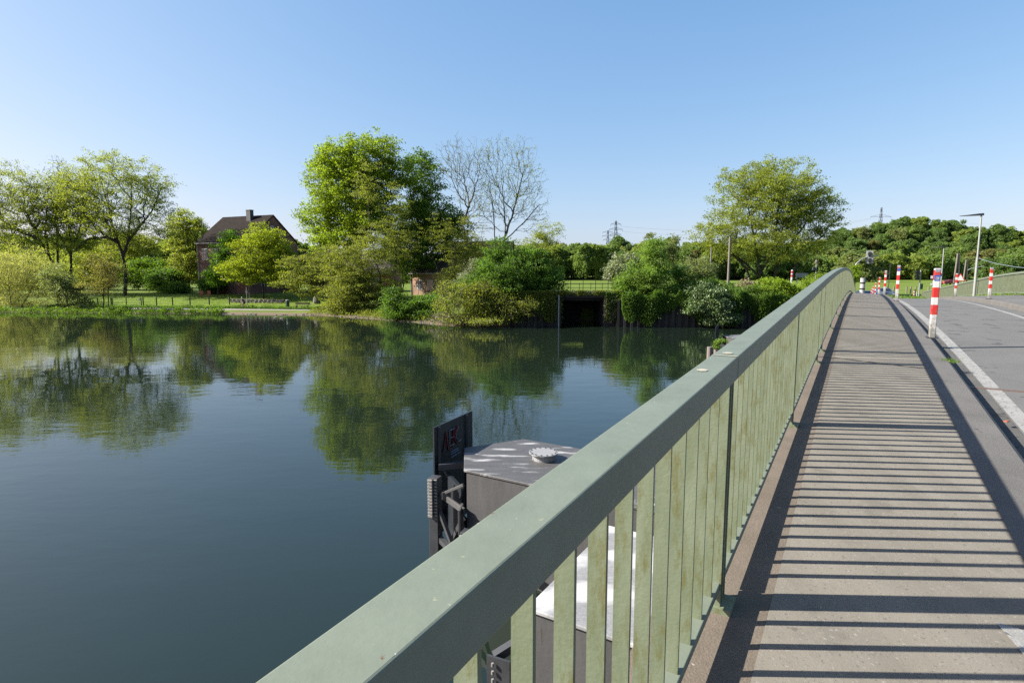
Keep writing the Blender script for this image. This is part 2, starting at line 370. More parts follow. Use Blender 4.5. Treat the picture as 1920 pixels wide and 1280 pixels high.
# leaves
LM = {
 'maple': leafmat('maple_leaves', [(.165, .23, .016), (.21, .28, .024), (.12, .18, .014)]),
 'darkshaded': leafmat('dark_shaded_leaves', [(.078, .14, .015), (.105, .175, .02), (.055, .105, .013)]),  # dark green that also carries crown and undercut shade in its colour
 'olive': leafmat('olive_young_leaves', [(.145, .17, .032), (.185, .21, .042), (.11, .135, .026)]),
 'spring': leafmat('spring_leaves', [(.18, .215, .034), (.22, .255, .048), (.135, .17, .026)]),
 'yellow': leafmat('yellow_green_leaves', [(.19, .235, .014), (.235, .28, .022), (.14, .185, .014)]),
 'fresh': leafmat('fresh_green_leaves', [(.095, .19, .022), (.13, .23, .03), (.065, .145, .018)]),
 'shrub': leafmat('shrub_leaves', [(.070, .135, .022), (.10, .175, .03), (.048, .10, .016)]),
 'willow': leafmat('willow_leaves', [(.26, .27, .10), (.31, .32, .13), (.20, .21, .075)], vary=.2),
 'greyleaf': leafmat('grey_green_leaves', [(.14, .175, .075), (.185, .215, .10), (.10, .13, .05)]),
 'laurel': leafmat('glossy_leaves', [(.055, .11, .02), (.09, .145, .04), (.12, .165, .06), (.045, .085, .018)], spec=.7, trans=.2),
 'bronze': leafmat('bronze_young_leaves', [(.14, .14, .04), (.175, .17, .05), (.105, .10, .032)]),
 'blossom': leafmat('white_blossom', [(.11, .15, .04), (.12, .16, .045), (.34, .34, .29), (.09, .13, .03), (.12, .165, .04), (.36, .36, .31), (.10, .14, .035)], trans=.2),
 'lime': leafmat('lime_leaves', [(.16, .235, .02), (.20, .28, .03), (.12, .18, .02)]),
 'bright': leafmat('bright_shrub_leaves', [(.125, .205, .036), (.16, .245, .05), (.09, .155, .028)]),
 'under': leafmat('nettle_leaves', [(.055, .115, .02), (.085, .155, .028), (.11, .18, .03)]),
 'dry': leafmat('dry_stems', [(.18, .14, .085), (.23, .185, .115), (.12, .095, .06)], trans=.1),
 'far1': leafmat('far_green', [(.125, .185, .048), (.155, .22, .058), (.10, .155, .042)], vary=.2),  # this and the other far greens are lightened to stand for haze
 'far2': leafmat('far_dark_green', [(.10, .16, .046), (.12, .185, .054), (.085, .14, .042)], vary=.2),
 'far3': leafmat('far_yellow_green', [(.17, .22, .044), (.20, .25, .055), (.135, .18, .035)], vary=.2),
 'far4': leafmat('far_grey_green', [(.155, .19, .068), (.18, .215, .08), (.125, .155, .056)], vary=.2),
 'far5': leafmat('far_bronze', [(.15, .155, .055), (.18, .18, .065), (.12, .12, .045)], vary=.2),
}

# ------------------------------------------------------------------ terrain
BX = np.array([-700, -250, -120, -77, -45, -26.7, -15.3, -6.5, 2.4, 6, 10.5, 25, 60, 140, 700.])
BY = np.array([150, 104, 92, 86, 82.6, 79.3, 70.8, 62.9, 62.7, 63.5, 62, 61.5, 60, 58, 50.])
def ybank(X): return np.interp(X, BX, BY)
def sstep(a, b, x):
    t = np.clip((x - a) / (b - a), 0, 1); return t * t * (3 - 2 * t)
def hill(X, Y):
    sx = np.where(X < 300, 88., 125.)
    g = 34 * np.exp(-((X - 300) / sx) ** 2) * np.exp(-(np.minimum(Y - 440, 0) / 62.) ** 2)
    g = g + 7 * np.exp(-((X - 60) / 120.) ** 2) * np.exp(-(np.minimum(Y - 380, 0) / 50.) ** 2)
    far = 26 * sstep(620, 900, Y) * (0.75 + .25 * np.sin(X / 150.)) * sstep(250, -50, X)
    return g + far
def ground(X, Y):
    X = np.asarray(X, float); Y = np.asarray(Y, float)
    d = Y - ybank(X)
    hl = np.interp(d, [-30, -3, 0, 1.2, 3, 6.5, 9, 14, 20, 30, 60], [-3, -1, -.02, .22, .36, .40, .7, 1.3, 2.0, 2.35, 2.6])
    hr = np.interp(d, [-30, -.3, .05, .5, 12, 40, 60], [-3, -3, -2.5, 3.6, 3.7, 2.7, 2.6])
    w = sstep(-5, 1.5, X)
    h = hl * (1 - w) + hr * w
    h = h + hill(X, Y)
    u = X * SP + Y * CP; v = X * CP - Y * SP
    corr = sstep(12, 7, np.abs(v - 2.8)) * sstep(55, 62, u) * sstep(260, 120, u)
    h = h * (1 - corr) + np.minimum(h, 2.35) * corr
    h = np.where((X > 4.5) & (X < 11.5) & (d < 8.5), -3, h)
    return h
def gz(X, Y): return float(ground(X, Y))

def grid_mesh(xs, ys):
    Xg, Yg = np.meshgrid(xs, ys); Z = ground(Xg, Yg)
    V = np.stack([Xg, Yg, Z], -1).reshape(-1, 3)
    nx, ny = len(xs), len(ys)
    i = np.arange(nx - 1)[None, :] + nx * np.arange(ny - 1)[:, None]
    Q = np.stack([i, i + 1, i + nx + 1, i + nx], -1).reshape(-1, 4)
    return V, Q
def groundmat():
    m, nt, out = newmat('meadow_ground'); L = nt.links.new
    g = nd(nt, 'ShaderNodeNewGeometry')
    n1 = nd(nt, 'ShaderNodeTexNoise'); n1.inputs['Scale'].default_value = .12; n1.inputs['Detail'].default_value = 10; n1.inputs['Roughness'].default_value = .7; L(g.outputs['Position'], n1.inputs[0])
    r1 = ramp(nt, [(.3, (.07, .105, .016)), (.5, (.10, .14, .022)), (.7, (.125, .165, .032))]); L(n1.outputs['Fac'], r1.inputs[0])
    mp = nd(nt, 'ShaderNodeMapping'); mp.inputs['Scale'].default_value = (.25, 1, 1); L(g.outputs['Position'], mp.inputs[0])
    n2 = nd(nt, 'ShaderNodeTexNoise'); n2.inputs['Scale'].default_value = 1.6; n2.inputs['Detail'].default_value = 6; L(mp.outputs[0], n2.inputs[0])
    r2 = ramp(nt, [(.3, (.72, .72, .72)), (.7, (1.2, 1.2, 1.1))]); L(n2.outputs['Fac'], r2.inputs[0])
    mx = nd(nt, 'ShaderNodeMix', data_type='RGBA', blend_type='MULTIPLY'); mx.inputs[0].default_value = 1; L(r1.outputs[0], mx.inputs[6]); L(r2.outputs[0], mx.inputs[7])
    # bare shore soil by height above the river
    sp = nd(nt, 'ShaderNodeSeparateXYZ'); L(g.outputs['Position'], sp.inputs[0])
    ad = nd(nt, 'ShaderNodeMath', operation='MULTIPLY_ADD'); ad.inputs[1].default_value = .35; L(n2.outputs['Fac'], ad.inputs[0]); L(sp.outputs[2], ad.inputs[2])
    r3 = ramp(nt, [(.36, (1, 1, 1)), (.46, (0, 0, 0))]); L(ad.outputs[0], r3.inputs[0])
    m2 = nd(nt, 'ShaderNodeMix', data_type='RGBA'); L(r3.outputs[0], m2.inputs[0]); L(mx.outputs[2], m2.inputs[6]); m2.inputs[7].default_value = (.13, .10, .068, 1)
    # leaf litter under the hillside wood
    r4 = ramp(nt, [(0, (0, 0, 0)), (1, (1, 1, 1))]); mr = nd(nt, 'ShaderNodeMapRange'); mr.inputs[1].default_value = 3.4; mr.inputs[2].default_value = 5.; L(sp.outputs[2], mr.inputs[0])
    m3 = nd(nt, 'ShaderNodeMix', data_type='RGBA'); L(mr.outputs[0], m3.inputs[0]); L(m2.outputs[2], m3.inputs[6]); m3.inputs[7].default_value = (.04, .05, .016, 1)
    b = nd(nt, 'ShaderNodeBsdfPrincipled'); b.inputs['Roughness'].default_value = .95; b.inputs['Specular IOR Level'].default_value = .1
    L(m3.outputs[2], b.inputs['Base Color'])
    bp = nd(nt, 'ShaderNodeBump'); bp.inputs['Strength'].default_value = .6; bp.inputs['Distance'].default_value = .15; L(n2.outputs['Fac'], bp.inputs['Height']); L(bp.outputs[0], b.inputs['Normal'])
    L(b.outputs[0], out.inputs[0]); return m
M['ground'] = groundmat()
xs = np.unique(np.concatenate([np.linspace(-1500, -130, 60), np.arange(-130, 90, 1.), np.linspace(90, 600, 70), np.linspace(600, 1500, 30)]))
ys = np.unique(np.concatenate([np.linspace(44, 56, 5), np.arange(56, 130, .6), np.linspace(130, 520, 90), np.linspace(520, 1600, 60)]))
V, Q = grid_mesh(xs, ys)
tag(fast_mesh('ground', V, Q, M['ground'], smooth=True), kind='structure')

def strip(name, pts, mat, lift=.03, kind='structure'):
    """ribbon draped on the ground: pts = [(x,y,width)]"""
    vs = []; fs = []
    P = []
    for (a, b) in zip(pts[:-1], pts[1:]):
        n = max(1, int(math.hypot(b[0] - a[0], b[1] - a[1]) / 1.5))
        for i in range(n): P.append([a[k] + (b[k] - a[k]) * i / n for k in range(3)])
    P.append(list(pts[-1]))
    K = 4
    for i, p in enumerate(P):
        q0, q1 = P[max(i - 1, 0)], P[min(i + 1, len(P) - 1)]
        d = Vector((q1[0] - q0[0], q1[1] - q0[1], 0)).normalized(); n = Vector((-d.y, d.x, 0))
        for k in range(K + 1):
            w = p[2] * (k / K - .5) + .12 * math.sin(i * 1.7 + k * 2)
            x, y = p[0] + n.x * w, p[1] + n.y * w
            vs.append((x, y, gz(x, y) + lift))
    for i in range(len(P) - 1):
        for k in range(K): a = i * (K + 1) + k; fs.append((a, a + K + 1, a + K + 2, a + 1))
    b = MB(); b.add(vs, fs); return tag(b.build(name, mat, smooth=True), kind=kind)
M['path'] = surf('gravel_path', (.33, .30, .255), (.43, .40, .35), .8, .95, .3, 20)
M['sand'] = surf('sandy_track', (.50, .38, .27), (.60, .47, .35), .6, .95)
strip('path', [(-100, 93.4, 2.6), (-60, 88.9, 2.8), (-45, 87.1, 2.8), (-33, 85.7, 2.8), (-26, 84.4, 2.4)], M['path'])
strip('track', [(-14, 92, 3.2), (6, 95, 3.6), (22, 97, 3.6), (60, 104, 3.6)], M['sand'], .05)

# ------------------------------------------------------------------ water
def watermat():
    m, nt, out = newmat('river_water'); L = nt.links.new
    g = nd(nt, 'ShaderNodeNewGeometry')
    mp = nd(nt, 'ShaderNodeMapping'); mp.inputs['Scale'].default_value = (.55, 1, 1); mp.inputs['Rotation'].default_value = (0, 0, R(12)); L(g.outputs['Position'], mp.inputs[0])
    n1 = nd(nt, 'ShaderNodeTexNoise'); n1.inputs['Scale'].default_value = 1.5; n1.inputs['Detail'].default_value = 3; n1.inputs['Roughness'].default_value = .5; L(mp.outputs[0], n1.inputs[0])
    n2 = nd(nt, 'ShaderNodeTexNoise'); n2.inputs['Scale'].default_value = .3; n2.inputs['Detail'].default_value = 2; L(mp.outputs[0], n2.inputs[0])
    n3 = nd(nt, 'ShaderNodeTexNoise'); n3.inputs['Scale'].default_value = .045; n3.inputs['Detail'].default_value = 2; L(g.outputs['Position'], n3.inputs[0])
    r3 = ramp(nt, [(.35, (.25, .25, .25)), (.65, (1, 1, 1))]); L(n3.outputs['Fac'], r3.inputs[0])   # calmer and breezier patches
    mu = nd(nt, 'ShaderNodeMath', operation='MULTIPLY'); L(n1.outputs['Fac'], mu.inputs[0]); L(r3.outputs[0], mu.inputs[1])
    ad = nd(nt, 'ShaderNodeMath', operation='MULTIPLY_ADD'); L(n2.outputs['Fac'], ad.inputs[0]); ad.inputs[1].default_value = 1.6; L(mu.outputs[0], ad.inputs[2])
    mp4 = nd(nt, 'ShaderNodeMapping'); mp4.inputs['Scale'].default_value = (.35, 1, 1); mp4.inputs['Rotation'].default_value = (0, 0, R(-7)); L(g.outputs['Position'], mp4.inputs[0])
    n4 = nd(nt, 'ShaderNodeTexNoise'); n4.inputs['Scale'].default_value = 4.2; n4.inputs['Detail'].default_value = 2; L(mp4.outputs[0], n4.inputs[0])
    mu4 = nd(nt, 'ShaderNodeMath', operation='MULTIPLY'); L(n4.outputs['Fac'], mu4.inputs[0]); L(r3.outputs[0], mu4.inputs[1])
    ad0 = ad; ad = nd(nt, 'ShaderNodeMath', operation='MULTIPLY_ADD'); L(mu4.outputs[0], ad.inputs[0]); ad.inputs[1].default_value = .34; L(ad0.outputs[0], ad.inputs[2])
    bp = nd(nt, 'ShaderNodeBump'); bp.inputs['Strength'].default_value = 1.; bp.inputs['Distance'].default_value = .0092; L(ad.outputs[0], bp.inputs['Height'])
    b = nd(nt, 'ShaderNodeBsdfPrincipled'); b.inputs['Base Color'].default_value = (.0085, .0145, .0095, 1); b.inputs['Roughness'].default_value = .012; b.inputs['IOR'].default_value = 1.52
    L(bp.outputs[0], b.inputs['Normal']); L(b.outputs[0], out.inputs[0]); return m
b = MB(); b.add([(-1500, -400, 0), (1500, -400, 0), (1500, 170, 0), (-1500, 170, 0)], [(0, 1, 2, 3)])
tag(b.build('river', watermat()), kind='structure')

# ------------------------------------------------------------------ bridge deck
US = [-9 + .5 * i for i in range(int((110 + 9) / .5) + 1)]
def sweep(name, prof, mat, u0=-9, u1=100, kind='structure', close=False, step=.5):
    """prof: list of (v, dz) swept along the bridge"""
    n = max(1, int(round((u1 - u0) / step))); us = [u0 + (u1 - u0) * i / n for i in range(n + 1)]
    b = MB(); k = len(prof)
    vs = [W(u, v, zc(u) + dz) for u in us for v, dz in prof]
    fs = [(i * k + j, i * k + (j + 1) % k, (i + 1) * k + (j + 1) % k, (i + 1) * k + j) for i in range(n) for j in range(k if close else k - 1)]
    if close: fs += [tuple(range(k - 1, -1, -1)), tuple(range(n * k, n * k + k))]
    b.add(vs, [tuple(reversed(f)) for f in fs])
    return tag(b.build(name, mat, smooth=False), kind=kind) if kind else b
sweep('bridge_deck', [(-.66, -.02), (-.66, -.35), (-.3, -.9), (6.2, -.95), (6.75, -.4), (6.75, -.06), (4.3, -.28), (4.25, -.34), (1.12, -.34), (1.0, -.2)], M['deckconc'], -9, 70, close=True)
sweep('walkway_edge', [(-.68, -.05), (-.66, -.006), (-.24, -.010)], M['edge'], -9, 78)
sweep('walkway', [(-.245, -.008), (.78, fz(.78))], M['walk'], -9, 78)
sweep('kerb', [(.775, fz(.775) + .006), (1.09, fz(1.09) + .004), (1.13, fz(1.13) - .025), (1.14, -.32)], M['kerb'], -9, 78)
sweep('road', [(1.10, -.264), (4.25, -.285)], M['asphalt'], -9, 100)
M['gutter'] = surf('gritty_gutter', (.105, .098, .086), (.15, .142, .125), 2.5, .95, .4, 120, fine=(110, .2), spots=(.06, .055, .045), spot_scale=9, spot_at=.6)
sweep('road_gutter', [(1.12, -.2600), (1.37, -.2618)], M['gutter'], -9, 80)
sweep('road_edge_line', [(1.39, -.262), (1.54, -.263)], M['paint'], -9, 90)
sweep('road_edge_line', [(3.62, -.277), (3.75, -.278)], M['paint'], -9, 90)
sweep('kerb', [(4.19, -.34), (4.20, -.150), (4.24, -.128), (4.52, -.112)], M['kerb'], -9, 78)
sweep('pavement', [(4.515, -.117), (6.75, -.01), (6.76, -.1)], M['asphalt'], -9, 78)
# steel expansion joint across the road and the cut across the walkway
b = MB()
for s_ in (0, 1):
    v0, v1 = (1.15, 4.18)
    b.add([W(8.86 + .045 * s_, v0, zc(8.9) - .256), W(8.86 + .045 * s_, v1, zc(8.9) - .277), W(8.90 + .045 * s_, v1, zc(8.9) - .277), W(8.90 + .045 * s_, v0, zc(8.9) - .256)], [(3, 2, 1, 0)])
    b.add([W(8.86 + .045 * s_, v0, zc(8.9) - .27), W(8.86 + .045 * s_, v1, zc(8.9) - .29), W(8.86 + .045 * s_, v1, zc(8.9) - .277), W(8.86 + .045 * s_, v0, zc(8.9) - .256)], [(0, 3, 2, 1)])
tag(b.build('expansion_joint', M['joint']), 'rusty steel expansion joint set across the road surface', 'joint')
b = MB()
for uu, wv in ((8.88, .03),):
    b.add([W(uu, -.6, zc(uu) + .0), W(uu, -.24, zc(uu) + .0), W(uu + wv, -.24, zc(uu) + .0), W(uu + wv, -.6, zc(uu) + .0)], [(3, 2, 1, 0)])
    b.add([W(uu, -.24, zc(uu) - .003), W(uu, .775, zc(uu) + fz(.775) + .005), W(uu + wv, .775, zc(uu) + fz(.775) + .005), W(uu + wv, -.24, zc(uu) - .003)], [(3, 2, 1, 0)])
tag(b.build('walkway_joint', M['gap']), kind='structure')
# painted arrow head on the walkway, cut by the picture edge
b = MB()
def wp(u, v, e=.004): return W(u, v, zc(u) + fz(v) + e)
b.add([wp(2.92, .56), wp(2.585, .66), wp(2.3, .73), wp(2.55, .77), wp(2.92, .77)], [(0, 1, 2, 3, 4)])
tag(b.build('walkway_marking', M['paint']), kind='structure')
# road beyond the bridge: junction area
b = MB(); zr = zc(100) - .235
b.add([W(84, -10, zr), W(84, 45, zr - .2), W(99, 45, zr - .2), W(99, -10, zr)], [(3, 2, 1, 0)])
tag(b.build('side_road', M['asphalt']), kind='structure')

# ------------------------------------------------------------------ railings
def rail_z(u): return zc(u)
BAL = None
def baluster_mesh():
    b = MB(); h0, h1 = .115, 1.03
    b.box((0, 0, (h0 + h1) / 2), (.043, .011, h1 - h0), rz=-PSI)      # wide across the rail, thin along it
    return b
def ribbon(u0, u1, v, w, z0, z1, step=.5):
    b = MB(); n = max(1, int(math.ceil((u1 - u0) / step)))
    vs = []
    for i in range(n + 1):
        u = u0 + (u1 - u0) * i / n; z = zc(u)
        vs += [W(u, v - w / 2, z + z0), W(u, v + w / 2, z + z0), W(u, v + w / 2, z + z1), W(u, v - w / 2, z + z1)]
    fs = [(i * 4 + j, (i + 1) * 4 + j, (i + 1) * 4 + (j + 1) % 4, i * 4 + (j + 1) % 4) for i in range(n) for j in range(4)]
    fs += [(0, 1, 2, 3), (n * 4 + 3, n * 4 + 2, n * 4 + 1, n * 4)]
    b.add(vs, fs); return b
bal_me = None
def railing(label, u0, u1, v, posts, dz=0, seam=None, limit=100, view0=-99, vb=.012, sp=.142):
    global bal_me
    t = thing('bridge_railing', label, 'railing', W((u0 + u1) / 2, v, zc((u0 + u1) / 2)))
    # angle section: a flat top plate with a flange hanging down on the walkway side
    sg = 1 if v < 0 else -1; n_ = max(1, int(math.ceil((u1 - u0) / .5))); b = MB(); vs = []
    P_ = [(-.0525, 1.05), (.0525, 1.05), (.0525, .952), (.042, .952), (.042, 1.036), (-.0525, 1.036)]
    for i in range(n_ + 1):
        u = u0 + .004 + (u1 - u0 - .008) * i / n_; vs += [W(u, v + sg * a, zc(u) + z) for a, z in P_]
    fs = [(i * 6 + j, i * 6 + (j + 1) % 6, (i + 1) * 6 + (j + 1) % 6, (i + 1) * 6 + j) for i in range(n_) for j in range(6)]
    fs += [(5, 4, 1, 0), (4, 3, 2, 1), tuple(n_ * 6 + q for q in (0, 1, 4, 5)), tuple(n_ * 6 + q for q in (1, 2, 3, 4))]
    if sg < 0: fs = [f[::-1] for f in fs]
    b.add(vs, fs); o = b.build('handrail', M['rail'], t)
    bv = o.modifiers.new('Bevel', 'BEVEL'); bv.width = .004; bv.segments = 2; bv.limit_method = 'ANGLE'
    ribbon(u0 + .004, u1 - .004, v + vb, .062, .082, .118).build('bottom_rail', M['rail'], t, bevel=.003)
    for p in posts:
        b = MB(); rz = -PSI
        c = W(p, v + vb, zc(p))
        b.box(c + Vector((0, 0, .49)), (.07, .012, 1.08), rz=rz)
        b.box(c + W(.042, 0, .49), (.07, .010, 1.08), rz=rz); b.box(c + W(-.042, 0, .49), (.07, .010, 1.08), rz=rz)
        b.box(c + Vector((0, 0, -.0)), (.16, .13, .025), rz=rz)
        pt = b.build('post', M['bal'], t)
    # balusters between posts
    edges = sorted([u0] + [p for p in posts if u0 < p < u1] + [u1]); us = []
    for a, c in zip(edges[:-1], edges[1:]):
        n = max(1, int(round((c - a) / sp)))
        for i in range(n + 1):
            u = a + (c - a) * i / n
            if all(abs(u - p) > .06 for p in posts) and u0 + .03 < u < u1 - .03 and (not us or u - us[-1] > .03): us.append(u)
    if bal_me is None:
        tmp = baluster_mesh(); me = bpy.data.meshes.new('baluster'); me.from_pydata([Vector(p) for p in tmp.v], [], tmp.f); me.materials.append(M['bal']); me.update(); bal_me = me
    vis = [u for u in us if u > view0]
    single = set(vis[:limit]) if len(us) > limit else set(us)
    rest = MB()
    for u in us:
        if u in single:
            o = bpy.data.objects.new('baluster', bal_me); COL.objects.link(o); o.parent = t
            o.location = W(u, v + vb, zc(u)) - ORG[t.name]
        else:
            c = W(u, v + vb, zc(u)); rest.box(c + Vector((0, 0, .5725)), (.043, .011, .915), rz=-PSI)
    if rest.v: tag(rest.build('baluster_row', M['bal'], t), kind='stuff')
    return t
VR = -.468
t1 = railing('green steel bridge railing closest to the viewer, ending at the yellowed handrail joint', -3.2, 2.5, VR, [-3.1, -.35, 2.41], sp=.1624)
t2 = railing('short green railing section between yellowed handrail joint and walkway joint', 2.5, 8.88, VR, [5.3, 8.4])
t3 = railing('long green railing on the water side curving over the bridge crest', 8.88, 78, VR, [9.4, 12.2, 15.0, 17.8, 20.6, 23.4, 26.2, 29, 31.8, 34.6, 37.4, 40.2, 43, 45.8, 48.6, 51.4, 54.2, 57, 59.8, 62.6, 65.4, 68.2, 71, 73.8, 76.6])
railing('green railing on the far side of the road, right edge of picture', 4, 82, 6.2, [4.1 + 2.8 * i for i in range(28)] + [81.9], view0=26, vb=0)
# yellowed weld seam and bare patches on the handrail
b = MB()
for (u, du, dv0, dv1) in ((2.47, .014, -.05, .05),):
    b.add([W(u, VR + dv0, zc(u) + 1.0525), W(u, VR + dv1, zc(u) + 1.0525), W(u + du, VR + dv1, zc(u) + 1.0525), W(u + du, VR + dv0, zc(u) + 1.0525)], [(3, 2, 1, 0)])
def patch(b, u, v, ru, rv, k=14):
    c = [W(u + ru * math.cos(2 * math.pi * i / k) * (1 + .15 * math.sin(3 * i)), v + rv * math.sin(2 * math.pi * i / k) * (1 + .12 * math.cos(2.3 * i)), 0) for i in range(k)]
    c = [Vector((p.x, p.y, zc(UV(p.x, p.y)[0]) + 1.0524)) for p in c]
    b.add(c, [tuple(range(k - 1, -1, -1))])
patch(b, 2.545, VR + .0, .022, .022); patch(b, 2.14, VR - .012, .022, .02)
sm = b.build('weld_seam', M['rail_chip'], t1)

# ------------------------------------------------------------------ bollards
RED, WHT = (.36, .014, .011), (.42, .41, .39)
M['bollard'] = stripemat('red_white_bollard_paint', [(0, WHT), (.40, RED), (.575, WHT), (.70, RED), (.875, WHT), (.995, RED), (1.165, WHT)])
M['bollard2'] = stripemat('red_white_short_bollard_paint', [(0, WHT), (.18, RED), (.36, WHT), (.54, RED), (.72, WHT), (.9, RED)])
def bollard_proto(name, label, mat, h=1.2, w=.092):
    t = thing(name, label, 'bollard', (0, 0, 0))
    b = MB(); b.box((0, 0, h / 2), (w, w, h), rz=-PSI)
    o = b.build('post', mat, t, bevel=.012)
    b = MB(); b.box((0, 0, .008), (.17, .17, .016), rz=-PSI)
    for dx in (-.065, .065):
        for dy in (-.065, .065): b.lathe(W(dx, dy, .016), [(.012, 0), (.012, .012)], 8)
    b.build('base_plate', M['darksteel'], t)
    return t
def sticker(t, mat, z, h, w=.10, name='sticker', parent=None):
    b = MB(); d = .0475
    n = W(-1, 0, 0); a = W(0, 1, 0)
    c = ORG[t.name] + n * d + Vector((0, 0, z)) if False else n * d + Vector((0, 0, z))
    b.add([c - a * w / 2 - Vector((0, 0, h / 2)), c + a * w / 2 - Vector((0, 0, h / 2)), c + a * w / 2 + Vector((0, 0, h / 2)), c - a * w / 2 + Vector((0, 0, h / 2))], [(0, 1, 2, 3)])
    o = b.build(name, mat); o.parent = t; return o
GB = 'red and white bollards along the bridge'
bp0 = bollard_proto('red_white_bollard', 'x', M['bollard'])
def place_bollard(u, v, label, lean=(0, 0), rz=0, first=[True], z=None, stick=0):
    o = bp0 if first[0] else copy_tree(bp0); first[0] = False
    o.location = W(u, v, zc(u) + fz(v) + .004 if z is None else z); o.rotation_euler = (lean[0], lean[1], rz)
    tag(o, label, 'bollard', GB)
    return o
protos = []
b1 = place_bollard(12.2, 1.115, 'red and white bollard nearest the viewer, with a blue picture sticker', rz=R(4))
spec = [(23.3, 1.08, 'second red and white bollard on the walkway kerb, blue-white sticker near its top', R(-3)),
        (34.4, 1.06, 'third red and white bollard on the walkway kerb, beside the road bend', R(2)),
        (44.5, 1.06, 'fourth red and white bollard on the walkway kerb, just past the crest', 0),
        (54.5, 1.06, 'fifth red and white bollard on the walkway kerb, lower half behind the crest', 0),
        (64, 1.06, 'sixth red and white bollard on the walkway kerb, only its top showing', 0),
        (73, 1.06, 'farthest red and white bollard of the walkway row, a tiny tip', 0)]
extra = [place_bollard(*s_[:3], rz=s_[3]) for s_ in spec]
uR1 = u_for_px(1855, 4.32); uR2 = u_for_px(1791, 4.32)
r1 = place_bollard(uR1, 4.32, 'red and white bollard standing on the right kerb near the picture edge', rz=R(5))
r2 = place_bollard(uR2, 4.32, 'smaller red and white bollard on the right kerb, left of the lamp post')
sticker(b1, M['sticker'], 1.035, .10, .086); o = sticker(b1, M['stickpic'], 1.03, .055, .055); o.location = W(-.0012, 0, 0)
o = sticker(b1, M['stickgrey'], 1.165, .05, .074, 'top_sticker')
sticker(extra[0], M['stickgrey'], 1.165, .05, .078, 'top_sticker'); sticker(extra[0], M['sticker'], 1.06, .09, .086)
sticker(extra[1], M['stickgrey'], 1.1, .1, .08); sticker(r1, M['stickgrey'], 1.18, .08, .08)
# small reflectors on the side of the nearest bollard
for dv, z in ((.06, 1.09), (-.07, 1.05), (-.065, .93)):
    b = MB(); b.box(W(0, dv, z), (.03, .03, .05 if z > 1 else .03), rz=-PSI); o = b.build('reflector', M['whiteplate']); o.parent = b1
# lower bollards at the junction
bs0 = bollard_proto('short_red_white_bollard', 'x', M['bollard2'], 1.0, .14)
for i, (px, Y, lab) in enumerate(((1714, 82, 'short red and white bollard left of the traffic light beyond the bridge'), (1731, 80, 'short red and white bollard right of the traffic light beyond the bridge'))):
    o = bs0 if i == 0 else copy_tree(bs0)
    p = at(px, 545, Y); o.location = (p.x, p.y, zr); tag(o, lab, 'bollard', 'short bollards at the junction')
p = at(1719.5, 545, 80); t = thing('marker_post', 'thin white marker post between short bollard and traffic light', 'post', (p.x, p.y, zr))
b = MB(); b.box((p.x, p.y, zr + .45), (.09, .06, .9)); b.build('post', M['whitepaint'], t)
b = MB(); b.box((p.x, p.y, zr + .93), (.10, .07, .06)); b.build('cap', M['redpaint'], t)
p0, p1 = at(1701, 549, 76), at(1714, 549, 77)
for i in range(5):
    q0 = p0.lerp(p1, i / 5); q1 = p0.lerp(p1, (i + .92) / 5); b = MB(); q0.z = q1.z = zr + .09; b.bar(q0, q1, .25, .18)
    tag(b.build('kerb_block', M['redpaint'] if i in (1, 2) else M['whitepaint'], bevel=.02), ['leftmost white kerb block on the junction', 'left red kerb block on the junction', 'right red kerb block on the junction', 'white kerb block just right of the red ones', 'rightmost white kerb block beside the short bollard'][i], 'kerb block', 'red and white kerb blocks at the junction')

# moss tuft and litter at the kerb
def leafquads(P, s, rnd, asp=.65, up=0., nrm=None):
    n = len(P)
    N = rnd.normal(size=(n, 3))
    N /= np.linalg.norm(N, axis=1, keepdims=True)
    if nrm is not None: N = N * 1.15 + nrm
    N[:, 2] += up
    N /= np.linalg.norm(N, axis=1, keepdims=True) + 1e-9
    A = np.cross(N, rnd.normal(size=(n, 3))); A /= np.linalg.norm(A, axis=1, keepdims=True) + 1e-9
    B = np.cross(N, A)
    sz = s * rnd.uniform(.55, 1.35, (n, 1))
    V = np.stack([P - A * sz, P - B * sz * asp + A * sz * .1, P + A * sz, P + B * sz * asp + A * sz * .1], 1).reshape(-1, 3)
    return V, np.arange(4 * n).reshape(-1, 4)
c = W(9.8, 1.10, zc(9.8) + fz(1.1) - .01)
P = np.array(c)[None] + rng.normal(size=(500, 3)) * np.array([.07, .05, .018]); P[:, 2] = np.maximum(P[:, 2], c.z - .01)
V, Q = leafquads(P, .013, rng, .3); o = fast_mesh('moss_tuft', V, Q, LM['bright'], org=tuple(c)); tag(o, kind='stuff')
c = W(7.05, 1.28, zc(7.05) - .2); b = MB(); b.box(c, (.055, .03, .012), rz=.5); tag(b.build('litter', M['orange']), 'scrap of orange litter lying on the road by the kerb', 'litter')

